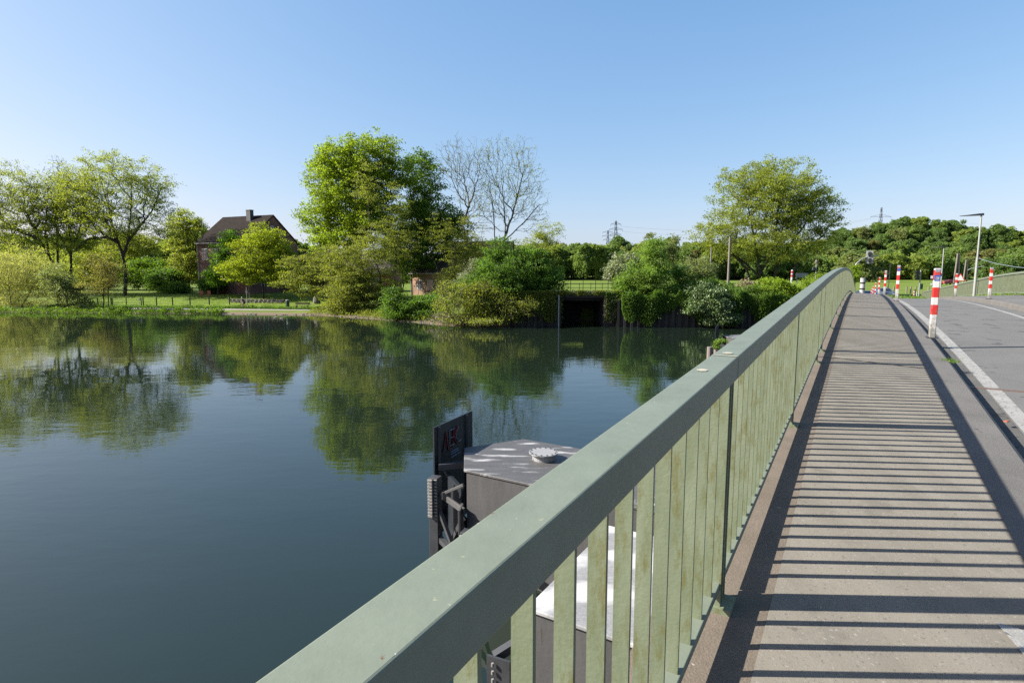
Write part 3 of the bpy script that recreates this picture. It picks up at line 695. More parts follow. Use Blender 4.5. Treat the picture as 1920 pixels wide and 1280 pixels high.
# ------------------------------------------------------------------ old weir piers in the river
def make_pier():
    """built around the first pier; u,v are bridge coordinates"""
    zt = 1.9
    root = thing('weir_pier', 'x', 'weir pier', W(9.3, -5.0, 0))
    A, Bp, C = W(8.45, -6.15, 0), W(9.55, -6.95, 0), W(10.75, -6.2, 0)
    D, E_ = W(10.75, -.9, 0), W(8.45, -.9, 0)
    poly = [A, E_, D, C, Bp]
    b = MB(); b.hull([p + Vector((0, 0, -1)) for p in poly], [p + Vector((0, 0, zt)) for p in poly]); b.build('casing', M['casing'], root)
    cen = sum(poly, Vector()) / 5
    top = [p + (p - cen).normalized() * .05 for p in poly]
    b = MB(); b.hull([p + Vector((0, 0, zt + .002)) for p in top], [p + Vector((0, 0, zt + .05)) for p in top])
    ro = b.build('roof_plate', M['roofsteel'], root, bevel=.01)
    b = MB(); m = W(9.75, -5.2, zt + .05); b.lathe(m, [(.22, 0), (.22, .13), (.29, .13), (.29, .15)], 28); mh = b.build('manhole', M['manhole'], root)
    b = MB()
    for k in range(14):
        a = 2 * math.pi * k / 14; b.lathe(m + Vector((.255 * math.cos(a), .255 * math.sin(a), .15)), [(.014, 0), (.014, .015)], 8)
    b.build('bolt_ring', M['darksteel'], mh)
    # lower second casing
    P2 = [W(5.25, -2.95, 0), W(5.25, -.6, 0), W(7.65, -.6, 0), W(7.65, -2.95, 0)]
    b = MB(); b.hull([p + Vector((0, 0, -1)) for p in P2], [p + Vector((0, 0, zt - .05)) for p in P2]); b.build('casing', M['casing'], root)
    c2 = sum(P2, Vector()) / 4; t2_ = [p + (p - c2).normalized() * .05 for p in P2]
    b = MB(); b.hull([p + Vector((0, 0, zt - .048)) for p in t2_], [p + Vector((0, 0, zt)) for p in t2_]); b.build('roof_plate', M['roofwhite'], root, bevel=.01)
    # shield panel standing in front of the nose
    a, bq = Vector((-1.60, 11.3, 0)), Vector((-.92, 12.75, 0)); d = (bq - a).normalized(); n = Vector((d.y, -d.x, 0))
    b = MB(); q = [a - n * .015, bq - n * .015, bq + n * .015, a + n * .015]
    b.hull([p + Vector((0, 0, .2)) for p in q], [p + Vector((0, 0, 2.52 - .0)) for p in q]); pan = b.build('shield_panel', M['panel'], root)
    b = MB()
    for s_ in (.16, 1.3):
        p = a + d * s_ + n * .035; b.bar(p + Vector((0, 0, .3)), p + Vector((0, 0, 2.50)), .035, .05)
        b.bar(p + Vector((0, 0, 1.75)), p + n * .35 + Vector((0, 0, 1.25)), .035)
    b.build('stiffener', M['darksteel'], pan)
    def letters(strokes, x0, z0, s_, mat, name, w=.035, off=.02):
        bb = MB()
        for st in strokes:
            for (x1, y1), (x2, y2) in zip(st[:-1], st[1:]):
                p1 = a + d * (x0 + x1 * s_) + n * off + Vector((0, 0, z0 + y1 * s_)); p2 = a + d * (x0 + x2 * s_) + n * off + Vector((0, 0, z0 + y2 * s_))
                bb.bar(p1, p2, w, .004)
        bb.build(name, mat, pan)
    letters([[(0, 0), (0, 1), (.55, 1)], [(0, .5), (.45, .5)], [(0, .0), (.55, 0)]], .60, 1.98, .34, M['graffwhite'], 'white_letter', .05)
    letters([[(.6, .9), (.25, 1), (0, .7), (0, .3), (.25, 0), (.6, .1)]], .86, 1.98, .34, M['graffwhite'], 'white_letter', .05)
    letters([[(0, 0), (.55, 0)], [(0, -.1), (.6, -.08)], [(0, -.22), (.7, -.2)]], .62, 1.84, .55, M['graffwhite'], 'white_smear', .06)
    letters([[(0, 0), (.28, 1), (.5, 0)], [(.05, .35), (.5, .3)]], .33, 1.90, .42, M['graffred'], 'red_letter', .045, .026)
    letters([[(0, 0), (.1, 0)]], .59, 1.89, .42, M['graffred'], 'red_dot', .06, .026)
    letters([[(0, 0), (.12, 1)], [(.5, 1), (.06, .5), (.42, .05)]], .70, 1.92, .42, M['graffred'], 'red_letter', .05, .026)
    # toothed rack columns
    def rack(c, rz, z0, z1, ztooth0):
        bb = MB(); bb.box(Vector((c.x, c.y, (z0 + z1) / 2)), (.20, .20, z1 - z0), rz=rz); col = bb.build('rack_column', M['darksteel'], root, bevel=.01)
        bb = MB(); z = ztooth0; i = 0
        while z < z1:
            off = Vector((-math.sin(rz) * -.0, 0, 0))
            dirv = Vector((math.sin(rz), -math.cos(rz), 0))
            bb.box(Vector((c.x, c.y, z)) + dirv * .12 + Vector((-.045, 0, 0)), (.105, .05, .052), rz=rz)
            bb.box(Vector((c.x, c.y, z + .01)) + dirv * .11 + Vector((.06, 0, 0)), (.07, .05, .022), rz=rz)
            z += .066
        bb.build('rack_teeth', M['rackteeth'], col, bevel=.008)
    rack(Vector((-1.53, 10.95, 0)), R(-20), -.5, 1.62, .85)
    rack(Vector((-.80, 9.75, 0)), R(-20), -.5, 1.05, .2)
    # bracket, braces and plates behind the rack
    b = MB()
    b.bar(Vector((-1.45, 10.9, 1.25)), Vector((-.93, 10.55, 1.60)), .045, .06); b.bar(Vector((-1.35, 10.9, 1.22)), Vector((-.9, 10.3, 1.18)), .05, .12)
    b.box(Vector((-.97, 10.35, 1.0)), (.05, .34, .5), rz=R(-5)); b.box(Vector((-1.30, 10.85, 1.28)), (.16, .14, .16))
    b.build('bracket', M['casing'], root, bevel=.01)
    b = MB()
    for (p, q, w) in (((-1.45, 10.9, .95), (-.9, 10.2, -.1), .07), ((-1.4, 11.2, -.2), (-.95, 10.6, .9), .08), ((-1.5, 11.0, .35), (-.85, 9.9, .3), .10), ((-1.5, 11.3, 1.7), (-.95, 11.4, 1.72), .12), ((-1.3, 12, .5), (-.9, 11.2, .5), .12),
                      ((-1.5, 11.2, .02), (-.8, 9.8, .05), .12), ((-.85, 9.7, .9), (-.3, 8.6, -.1), .07), ((-.8, 9.7, 0), (-.2, 8.4, .9), .07), ((-.8, 9.7, 1.0), (.0, 8.3, 1.0), .12), ((0., 8.3, 1.0), (.3, 7.0, .9), .12)):
        b = MB(); b.bar(Vector(p), Vector(q), w); b.build('lattice_brace', M['darksteel'], root)
    # gate leaf behind the racks
    b = MB(); b.hull([Vector((-1.35, 11.35, -.5)), Vector((-1.0, 10.75, -.5)), Vector((-.95, 10.8, -.5)), Vector((-1.3, 11.4, -.5))], [Vector((-1.35, 11.35, 1.55)), Vector((-1.0, 10.75, 1.45)), Vector((-.95, 10.8, 1.45)), Vector((-1.3, 11.4, 1.55))])
    b.build('gate_leaf', M['panel'], root)
    # riveted gusset and legs of the nearer gate
    b = MB(); g0 = W(5.2, -3.35, 0)
    b.box(g0 + Vector((0, 0, .95)), (.30, .03, .42), rz=R(-25)); gu = b.build('gusset_plate', M['darksteel'], root)
    b = MB()
    for i in range(2):
        for k in range(4): b.lathe(g0 + Vector((-.07 + .14 * i, -.02, .8 + .1 * k)), [(.016, -.03), (.016, .01)], 8)
    b.build('rivets', M['rackteeth'], gu)
    b = MB()
    b.bar(g0 + Vector((0, 0, .8)), g0 + Vector((-.5, -.1, -.3)), .10); b.bar(g0 + Vector((.1, 0, .5)), g0 + Vector((-.6, -.4, -.2)), .12); b.bar(g0 + Vector((-.05, .1, 1.1)), g0 + Vector((.4, .25, 1.3)), .1)
    b.bar(g0 + Vector((.1, .05, 1.0)), g0 + Vector((.1, .05, -.5)), .12)
    b.build('lattice_leg', M['darksteel'], root)
    return root
pier = make_pier(); tag(pier, 'dark steel weir pier beside the railing, with graffiti panel and manhole roof', 'weir pier', 'old weir piers in the river')
p2 = copy_tree(pier); p2.location = pier.location + W(26.5, 0, 0)
tag(p2, 'distant weir pier farther along the bridge, small dark panel over the railing', 'weir pier', 'old weir piers in the river')
for ch in p2.children:
    if ch.name.startswith('shield_panel'):
        for cc in list(ch.children):
            if 'letter' in cc.name or 'smear' in cc.name or 'dot' in cc.name: bpy.data.objects.remove(cc)
for (px, Y, top, r, lab) in ((1331, 30, 650, .14, 'left grey timber pile in front of the distant weir pier'), (1343, 31, 655, .13, 'right grey timber pile in front of the distant weir pier')):
    p = at(px, top, Y); b = MB(); b.tube([(p.x, p.y, -1), (p.x, p.y, p.z)], [r * 1.05, r], 12)
    tag(b.build('timber_pile', M['timber']), lab, 'pile', 'timber piles at the distant weir pier')

# ------------------------------------------------------------------ quay wall and culvert
OVERHANG = []
def pile_wall(name, label, X0, X1, ztop, dy=0):
    pts = []; x = X0; k = 0
    while x < X1:
        for dx, o in ((0, 0), (.25, 0), (.37, .22), (.62, .22), (.74, 0)):
            xx = min(x + dx, X1); pts.append((xx, float(ybank(xx)) - .35 + o + dy))
        x += .74
    n = len(pts); b = MB()
    vs = [(x, y, -1.5) for x, y in pts] + [(x, y, ztop) for x, y in pts] + [(x, y + .7, ztop) for x, y in pts]
    b.add(vs, [(i, i + 1, n + i + 1, n + i) for i in range(n - 1)] + [(n + i, n + i + 1, 2 * n + i + 1, 2 * n + i) for i in range(n - 1)])
    return tag(b.build(name, M['pile']), label, 'quay wall')
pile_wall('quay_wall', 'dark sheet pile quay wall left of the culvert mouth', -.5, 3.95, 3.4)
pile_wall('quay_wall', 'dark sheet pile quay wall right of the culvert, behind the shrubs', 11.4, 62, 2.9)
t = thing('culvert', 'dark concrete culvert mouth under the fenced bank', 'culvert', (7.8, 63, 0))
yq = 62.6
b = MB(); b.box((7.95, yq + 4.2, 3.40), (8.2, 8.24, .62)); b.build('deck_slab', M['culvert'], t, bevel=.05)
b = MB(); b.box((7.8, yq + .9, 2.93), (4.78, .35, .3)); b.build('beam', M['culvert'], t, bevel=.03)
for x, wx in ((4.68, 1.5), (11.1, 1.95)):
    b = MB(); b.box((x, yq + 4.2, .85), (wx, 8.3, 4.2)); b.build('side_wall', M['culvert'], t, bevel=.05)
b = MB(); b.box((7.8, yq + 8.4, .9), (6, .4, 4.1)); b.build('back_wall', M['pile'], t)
p = at(1048, 553, 62.2); b = MB(); b.tube([(p.x, p.y, -1), (p.x, p.y, p.z)], .07, 8); tag(b.build('mooring_pole', M['galv']), 'thin grey pole standing in the water by the culvert mouth', 'pole')
for (x0_, x1_, za_, zb_, n_, lf_, y_) in ((3.9, 12, 3.35, 3.95, 5000, 'olive', -.05), (10.2, 13.2, .6, 3.8, 6000, 'shrub', -.15), (3.0, 5.6, .4, 3.7, 3500, 'olive', -.15), (10.0, 12.5, .3, 3.4, 2500, 'dry', -.12)):
    r_ = np.random.default_rng(int(x0_ * 10 + n_)); X_ = r_.uniform(x0_, x1_, n_); k_ = r_.uniform(size=n_) < .25 + .75 * (.5 + .5 * np.sin(X_ * 3.1 + za_)) ** 2; X_ = X_[k_]
    V, Q = leafquads(np.stack([X_, yq + y_ - r_.uniform(0, .3, len(X_)), za_ + (zb_ - za_) * r_.uniform(0, 1, len(X_)) ** .7], 1), .08, r_, .5, .3); OVERHANG.append((V, Q, lf_))
# fence above the culvert
t = thing('metal_fence', 'dark metal fence with thin rails above the culvert', 'fence', (8, 66.3, 3.7))
xa, xb_, yf, zf = 1.0, 15.5, 66.4, 3.68
for i in range(11):
    x = xa + (xb_ - xa) * i / 10; b = MB(); b.box((x, yf, zf + .68), (.06, .06, 1.4)); b.build('post', M['darkmetal'], t)
for zz in (.45, .9, 1.33):
    b = MB(); b.box(((xa + xb_) / 2, yf + .05, zf + zz), (xb_ - xa, .04, .045)); b.build('rail', M['darkmetal'], t)
t = thing('metal_fence', 'thinner dark fence behind the culvert fence, beside the sandy track', 'fence', (8, 84, 3))
for i in range(16):
    x = -2 + 1.8 * i; b = MB(); b.box((x, 90., gz(x, 90) + .6), (.07, .07, 1.3)); b.build('post', M['darkmetal'], t)
b = MB(); b.box((11.5, 90.06, gz(10, 90) + 1.15), (27, .04, .05)); b.build('rail', M['darkmetal'], t)

# ------------------------------------------------------------------ trees
def grow(stems, tips, bf=.3, seg=.7, rnd=None, straight=0.):
    """stems: list of polylines (np arrays, first point = base). tips joined one after another by shortest biased path."""
    N = []; par = []; pl = []
    for st in stems:
        st = np.asarray(st, float); prev = -1; acc = 0
        for i in range(len(st)):
            if i == 0: N.append(st[0]); par.append(-1); pl.append(0); prev = len(N) - 1; continue
            Ld = np.linalg.norm(st[i] - st[i - 1]); n = max(1, int(Ld / seg))
            for k in range(1, n + 1):
                acc += Ld / n; N.append(st[i - 1] + (st[i] - st[i - 1]) * k / n + rnd.normal(size=3) * .04); par.append(prev); pl.append(acc); prev = len(N) - 1
    root = np.mean([np.asarray(s)[-1] * .5 + np.asarray(s)[0] * .5 for s in stems], axis=0)
    cap = len(N) + len(tips) * 14 + 10
    A = np.zeros((cap, 3)); A[:len(N)] = N; PL = np.zeros(cap); PL[:len(N)] = pl; n = len(N); n0 = n; par = par + [0] * (cap - n)
    zmin = min(np.asarray(s)[0][2] for s in stems)
    block = np.zeros(cap); # lowest third of the stems takes no branches
    for i in range(n):
        if par[i] == -1: block[i] = 1e6
    order = np.argsort(np.linalg.norm(tips - root, axis=1))
    tipidx = []
    for t in order:
        p = tips[t]
        D = A[:n] - p
        cost = np.sqrt((D * D).sum(1)) + bf * PL[:n] + block[:n] + np.maximum(D[:, 2], 0) * .6
        j = int(np.argmin(cost)); q = A[j]; L = np.linalg.norm(p - q); k = int(min(13, max(1, round(L / seg))))
        prev = j; mid = rnd.normal(size=3) * L * .07 * (1 - straight * .6)
        # leave the parent along its own direction, then bend
        pd = q - A[par[j]] if par[j] >= 0 else np.array([0, 0, 1.]); ln = np.linalg.norm(pd); pd = pd / ln if ln > 1e-6 else np.array([0, 0, 1.])
        ctrl = q * (1 - .5 * straight) + p * .5 * straight + pd * L * .38 * (1 - straight * .7) + mid
        for i in range(1, k + 1):
            s = i / k; pt = q * (1 - s) ** 2 + ctrl * 2 * s * (1 - s) + p * s * s
            if i < k: pt = pt + rnd.normal(size=3) * .05 * min(1, L / 3)
            A[n] = pt; par[n] = prev; PL[n] = PL[prev] + L / k; prev = n; n += 1
        tipidx.append(prev)
    return A[:n], np.array(par[:n]), np.array(tipidx), n0

def skeleton_mesh(A, par, tipidx, r0, expo, rmax, n0=0, girth=.5):
    n = len(A); w = np.zeros(n)
    child = np.zeros(n, int)
    for i in range(n):
        if par[i] >= 0: child[par[i]] += 1
    w[child == 0] = r0 ** expo
    for i in range(n - 1, -1, -1):
        if par[i] >= 0: w[par[i]] += w[i]
    rad = np.minimum(w ** (1 / expo), rmax)
    z0, z1 = A[:n0, 2].min(), A[:n0, 2].max() + .1      # main stems keep their girth on the way up
    rad[:n0] = np.maximum(rad[:n0], rmax * girth * (1 - (A[:n0, 2] - z0) / (z1 - z0)) ** .9 + r0)
    e = np.array([i for i in range(n) if par[i] >= 0]); a = A[par[e]]; b = A[e]
    ra = np.minimum(rad[par[e]], rad[e] * 1.5 + .004); rb = rad[e]
    Vs = []; Qs = []; base = 0
    thick = rb > .06
    for sel, k in ((thick, 7), (~thick, 3)):
        if not sel.any(): continue
        aa, bb = a[sel], b[sel]; d = bb - aa; d /= np.linalg.norm(d, axis=1, keepdims=True) + 1e-9
        ref = np.where(np.abs(d[:, 2:3]) < .9, np.array([[0, 0, 1.]]), np.array([[1., 0, 0]]))
        x = np.cross(d, ref); x /= np.linalg.norm(x, axis=1, keepdims=True) + 1e-9; y = np.cross(d, x)
        th = 2 * np.pi * np.arange(k) / k
        ring = x[:, None] * np.cos(th)[None, :, None] + y[:, None] * np.sin(th)[None, :, None]
        v0 = aa[:, None] + ring * ra[sel][:, None, None]; v1 = (bb + d * .02)[:, None] + ring * rb[sel][:, None, None]
        m = len(aa); Vs.append(np.concatenate([v0, v1], 1).reshape(-1, 3))
        o = base + np.arange(m)[:, None] * 2 * k; j = np.arange(k)[None]
        Qs.append(np.stack([o + j, o + (j + 1) % k, o + k + (j + 1) % k, o + k + j], -1).reshape(-1, 4)); base += m * 2 * k
    return np.concatenate(Vs), np.concatenate(Qs), rad, child

def blob_points(blobs, Y, n, rnd, fill=.45, depth=1.):
    """blobs in photo pixels (cx, cy, rx, ry[, dY]) at distance Y -> n points inside ellipsoids"""
    E = []
    for bl in blobs:
        cx, cy, rx, ry = bl[:4]; dY = bl[4] if len(bl) > 4 else 0
        c = at(cx, cy, Y + dY); k = (Y + dY) / F
        E.append((np.array(c), np.array([rx * k, rx * k * depth, ry * k])))
    sub = []
    for c, r in E:
        m = int(np.clip(r[0] * r[2] * 1.1, 5, 26))
        dd = rnd.normal(size=(m, 3)); dd /= np.linalg.norm(dd, axis=1, keepdims=True)
        for q in dd:
            rr = rnd.uniform(.35, .92); f = rnd.uniform(.24, .40)
            sub.append((c + q * r * rr, np.array([f * r[0] * 1.15, f * r[1] * 1.15, f * r[2] * .85])))
    big = rnd.uniform(size=n) < .5
    E0 = E; E = sub
    vol = np.array([e[1].prod() ** .75 for e in E]); vol /= vol.sum()
    out = []
    idx = rnd.choice(len(E), n, p=vol)
    d = rnd.normal(size=(n, 3)); d /= np.linalg.norm(d, axis=1, keepdims=True)
    r = rnd.uniform(0, 1, (n, 1)) ** fill
    v0 = np.array([e[1].prod() ** .8 for e in E0]); i0 = rnd.choice(len(E0), n, p=v0 / v0.sum())
    C = np.array([E0[k][0] if g else E[i][0] for i, k, g in zip(idx, i0, big)]); S = np.array([E0[k][1] if g else E[i][1] for i, k, g in zip(idx, i0, big)])
    return C + d * r * S

def plant(name, label, cat, Y, blobs, stems, tips=500, leaves=22, ls=.16, sig=.4, leaf='spring', bark='bark', bf=.3, rmax=.35, r0=.012, expo=2.3, fill=.45, depth=.85,
          group=None, seed=0, seg=.7, flat=.5, trunkname='trunk', asp=.6, up=.5, along=0., minz=None, base_drop=True, girth=.5, straight=0.):
    rnd = np.random.default_rng(seed + 100); leaves = int(round(leaves * 1.75)); ls *= .72; sig *= .88
    st = []
    for s in stems:
        pts = []
        for q in s:
            dY = q[2] if len(q) > 2 else 0
            pts.append(np.array(at(q[0], q[1], Y + dY)))
        g = gz(pts[0][0], pts[0][1])
        if base_drop and (not st or pts[0][2] < g + 1.6): pts[0][2] = g - .15
        st.append(np.array(pts))
    T = blob_points(blobs, Y, tips, rnd, fill, depth)
    lo = (minz if minz is not None else st[0][0][2] + .35)
    T[:, 2] = np.maximum(T[:, 2], lo + rnd.uniform(0, .5, len(T)))
    A, par, ti, n0 = grow(st, T, bf, seg, rnd, straight)
    root = thing(name, label, cat, tuple(st[0][0]), group)
    V, Q, rad, child = skeleton_mesh(A, par, ti, r0, expo, rmax, n0, girth)
    fast_mesh(trunkname, V, Q, M[bark], root, smooth=True)
    if leaves > 0:
        idx = np.repeat(ti, leaves)
        P = A[idx] + rnd.normal(size=(len(idx), 3)) * np.array([sig, sig, sig * flat])
        if along > 0:                      # leaves on the thin twigs below the tips as well
            thin = np.where((rad < r0 * 2.6) & (par >= 0))[0]
            ii = rnd.choice(thin, int(len(idx) * along)); P2 = A[ii] + rnd.normal(size=(len(ii), 3)) * sig * .8
            P = np.concatenate([P, P2])
        P = P[P[:, 2] > max(.12, lo - .6)]
        Vl, Ql = leafquads(P, ls, rnd, asp, up)
        fast_mesh('crown', Vl, Ql, LM[leaf], root)
    return root

TREES = 'T'
# --- left bank
plant('tree', 'broad old tree with dark spreading limbs and thin spring leaves, left bank', 'tree', 104,
      [(215, 345, 95, 62), (285, 365, 52, 55), (150, 380, 62, 60), (225, 420, 90, 40), (310, 420, 32, 35)],
      [[(234, 553), (236, 520), (231, 480), (222, 455), (212, 430), (205, 395), (190, 340)], [(231, 480), (240, 452), (243, 425), (247, 380), (245, 330)], [(240, 452), (262, 425), (285, 395), (300, 360)], [(222, 455), (200, 445), (165, 448), (140, 470)]],
      tips=1200, leaves=22, ls=.155, sig=.5, leaf='spring', bf=.22, rmax=.62, r0=.022, expo=2.12, seed=1, fill=.4)
plant('tree', 'dark trunked tree behind the grey bush, second from the left willow', 'tree', 106,
      [(135, 400, 55, 60), (150, 345, 45, 40), (95, 420, 40, 50), (150, 455, 45, 25)],
      [[(135, 545), (133, 500), (134, 465), (128, 420), (120, 370)], [(134, 465), (150, 430), (160, 380)], [(133, 480), (112, 440), (95, 410)]],
      tips=700, leaves=25, ls=.155, sig=.52, leaf='spring', rmax=.55, r0=.022, expo=2.12, seed=2, bf=.22)
plant('tree', 'tall thin leaved tree with forked trunk above the willow, far left', 'tree', 105,
      [(35, 360, 60, 60), (80, 380, 50, 65), (-20, 370, 50, 65), (25, 430, 70, 35)],
      [[(104, 545), (103, 500), (92, 480), (75, 450), (50, 400), (40, 340)], [(92, 480), (85, 440), (88, 390), (90, 350)], [(75, 450), (30, 430), (0, 410)]],
      tips=820, leaves=20, ls=.155, sig=.5, leaf='spring', bf=.2, rmax=.5, r0=.022, expo=2.12, seed=3)
plant('tree', 'twiggy almost bare tree top between the two left trees', 'tree', 109,
      [(110, 330, 26, 48), (90, 360, 30, 50)], [[(108, 550), (108, 480), (106, 420), (110, 360)]],
      tips=420, leaves=2, ls=.11, sig=.3, leaf='spring', bf=.18, rmax=.3, r0=.02, seed=4)
plant('tree', 'leafy tree cut by the left picture edge', 'tree', 108,
      [(-40, 360, 50, 70), (-60, 440, 60, 70)], [[(-45, 560), (-45, 480), (-42, 400)]], tips=520, leaves=28, ls=.18, sig=.5, leaf='spring', rmax=.4, r0=.02, seed=5)
plant('tree', 'slender light green tree standing left of the brick house', 'tree', 116,
      [(352, 420, 36, 33), (360, 470, 38, 40), (335, 450, 26, 50), (350, 505, 40, 30)], [[(354, 545), (354, 500), (352, 440), (350, 405)], [(354, 520), (366, 470), (372, 430)], [(354, 520), (343, 480), (336, 450)]],
      tips=480, leaves=34, ls=.19, sig=.5, leaf='spring', rmax=.35, r0=.02, seed=6)
plant('willow', 'large pale olive willow bush hanging over the left bank', 'willow', 92,
      [(20, 500, 80, 52), (-30, 520, 70, 60), (70, 530, 52, 50), (10, 565, 85, 26), (105, 560, 40, 24)], [[(20, 583), (18, 545), (14, 505)], [(40, 583), (60, 540), (75, 515)], [(0, 583), (-25, 540), (-40, 500)]],
      tips=900, leaves=34, ls=.13, sig=.42, leaf='willow', bark='bark2', rmax=.2, seed=7, asp=.35, fill=.38)
plant('shrub', 'silvery green shrub between willow and small bronze tree', 'shrub', 87.5,
      [(130, 545, 34, 28), (105, 520, 30, 30), (150, 568, 26, 14)], [[(125, 580), (125, 555), (125, 535)], [(110, 580), (105, 550)]], tips=330, leaves=26, ls=.14, sig=.4, leaf='greyleaf', bark='bark2', rmax=.12, seed=8)
plant('tree', 'small bronze green tree with thin twin stems at the bank', 'tree', 86.2,
      [(195, 512, 40, 40), (180, 540, 28, 18), (215, 535, 24, 22)], [[(194, 577), (194, 545), (193, 520), (190, 490)], [(203, 577), (203, 550), (207, 520), (208, 495)]], tips=420, leaves=13, ls=.115, sig=.34, leaf='bronze', bark='bark2', rmax=.1, r0=.012, seed=9)
for i, (cx, cy, rx, ry, Y, lf, lab) in enumerate(((275, 512, 50, 28, 121, 'darkshaded', 'dark green thicket behind the broad old tree'), (312, 525, 34, 22, 114, 'shrub', 'dark bush behind the green fence, left of the house'),
        (180, 500, 50, 40, 122, 'spring', 'light green thicket behind the two left trunks'), (60, 510, 90, 50, 125, 'spring', 'light green thicket far behind the willow'), (250, 465, 60, 30, 135, 'olive', 'olive tree line behind the broad old tree'), (398, 532, 18, 16, 106, 'shrub', 'dark shrub at the foot of the house wall'),
        (330, 543, 20, 12, 109, 'shrub', 'low dark bush at the fence left of the house'))):
    plant('shrub', lab, 'shrub', Y, [(cx, cy, rx, ry)], [[(cx, cy + ry + 4), (cx, cy)], [(cx - rx * .3, cy + ry + 4), (cx - rx * .4, cy)], [(cx + rx * .3, cy + ry + 4), (cx + rx * .4, cy)]], tips=int(220 + rx * ry * .06), leaves=34, ls=.22, sig=.6, leaf=lf, bark='bark', rmax=.15, seed=20 + i, fill=.4)
plant('tree', 'bright green young tree in front of the house wall', 'tree', 101,
      [(424, 478, 28, 38), (410, 518, 28, 20), (432, 450, 20, 18), (445, 500, 30, 30)], [[(408, 553), (409, 530), (412, 500), (416, 460)], [(409, 530), (430, 500), (435, 465)]], tips=420, leaves=36, ls=.17, sig=.42, leaf='fresh', rmax=.16, seed=30)
plant('tree', 'yellow green tree with short trunk before the brick house', 'tree', 97,
      [(492, 470, 52, 46), (455, 505, 45, 26), (535, 500, 32, 34), (486, 432, 18, 20), (500, 520, 55, 16), (535, 480, 18, 22)], [[(494, 556), (493, 535), (491, 515), (490, 480), (490, 430)], [(491, 515), (470, 500), (450, 495)], [(491, 515), (515, 495), (535, 480)]], tips=760, leaves=38, ls=.16, sig=.42, leaf='yellow', rmax=.28, seed=31, fill=.4)
plant('tree', 'olive leaning tree over the bench with sloping stems', 'tree', 85,
      [(560, 500, 42, 34), (585, 535, 50, 28), (545, 530, 32, 22), (610, 500, 45, 40), (620, 550, 40, 22)], [[(636, 588), (620, 560), (605, 540), (590, 520), (570, 500)], [(605, 540), (610, 510), (615, 480)], [(620, 560), (600, 555), (570, 545)]], tips=560, leaves=24, ls=.14, sig=.4, flat=.3, leaf='olive', bark='bark', rmax=.18, r0=.014, seed=32)
# --- central clump
plant('maple', 'tall sunlit yellow green maple, left half of the big clump', 'tree', 92,
      [(640, 345, 66, 72), (690, 300, 58, 50), (625, 300, 38, 34), (600, 410, 42, 40), (690, 400, 60, 60), (574, 402, 17, 15), (740, 330, 38, 45), (640, 450, 60, 40)],
      [[(672, 575), (672, 520), (675, 460), (680, 400), (685, 330)], [(675, 460), (640, 410), (625, 350)], [(675, 470), (715, 410), (735, 350)], [(673, 490), (620, 440), (585, 408)]],
      tips=1500, leaves=38, ls=.20, sig=.55, leaf='maple', rmax=.45, r0=.016, seed=40, fill=.38)
plant('maple', 'shaded green maple top right of the sunlit maple', 'tree', 97,  # shade of the maple on its left is put into the leaf colour
      [(795, 340, 42, 42), (800, 410, 65, 50), (780, 470, 70, 50), (850, 430, 34, 40), (790, 300, 22, 20), (880, 470, 24, 24)],
      [[(800, 570), (800, 500), (798, 420), (795, 330)], [(800, 500), (840, 450), (852, 410)], [(800, 500), (760, 460), (750, 420)]],
      tips=950, leaves=38, ls=.20, sig=.55, leaf='darkshaded', rmax=.4, r0=.016, seed=41, fill=.38)
plant('alder', 'olive alder with several thin stems at the water edge', 'tree', 80,
      [(700, 470, 62, 58), (650, 500, 55, 50), (715, 520, 48, 44), (670, 550, 76, 30), (768, 450, 36, 44), (746, 528, 24, 34), (740, 400, 35, 60), (690, 350, 30, 60)],
      [[(735, 598), (728, 570), (715, 530), (700, 470), (692, 400)], [(735, 598), (738, 560), (742, 500), (745, 430)], [(728, 572), (700, 545), (668, 520), (650, 490)], [(738, 575), (755, 540), (768, 490)], [(728, 575), (720, 555), (690, 550), (650, 555)]],
      tips=1100, leaves=20, ls=.125, sig=.38, flat=.3, leaf='olive', bark='bark', rmax=.2, r0=.013, seed=42, bf=.24)
plant('alder', 'reddish olive alder between dark maple and bare trees', 'tree', 82,
      [(860, 480, 36, 50), (856, 528, 38, 38), (880, 440, 28, 40), (905, 470, 45, 30), (825, 435, 28, 38)], [[(850, 600), (850, 550), (852, 500), (856, 440)], [(850, 560), (825, 520), (812, 480)], [(850, 560), (885, 500), (905, 465)]], tips=560, leaves=17, ls=.125, sig=.38, flat=.3, leaf='olive', bark='bark', rmax=.16, r0=.013, seed=43)
plant('bare_tree', 'tall nearly bare grey tree right behind the dark maple', 'tree', 86,
      [(865, 300, 55, 50), (885, 340, 48, 55), (905, 400, 40, 40)], [[(872, 560), (872, 480), (868, 420), (862, 370), (852, 320)], [(868, 420), (885, 370), (900, 320)]],
      tips=1300, leaves=1, ls=.08, sig=.25, leaf='spring', bark='bark2', rmax=.26, r0=.0125, expo=2.4, seed=44, bf=.42, fill=.45, straight=.7)
plant('bare_tree', 'tall thinly leaved tree with fanned branches, rightmost of the clump', 'tree', 86,
      [(955, 310, 66, 62), (985, 360, 48, 60), (930, 380, 50, 55), (1000, 410, 34, 30)], [[(945, 570), (946, 500), (947, 440), (946, 390), (940, 330), (935, 280)], [(946, 445), (962, 400), (975, 350), (985, 310)], [(930, 575), (930, 470), (925, 400), (918, 340)], [(947, 450), (980, 420), (1010, 385)]],
      tips=1500, leaves=2, ls=.105, sig=.28, leaf='spring', bark='bark2', rmax=.24, r0=.012, expo=2.4, seed=45, bf=.42, fill=.45, straight=.7)
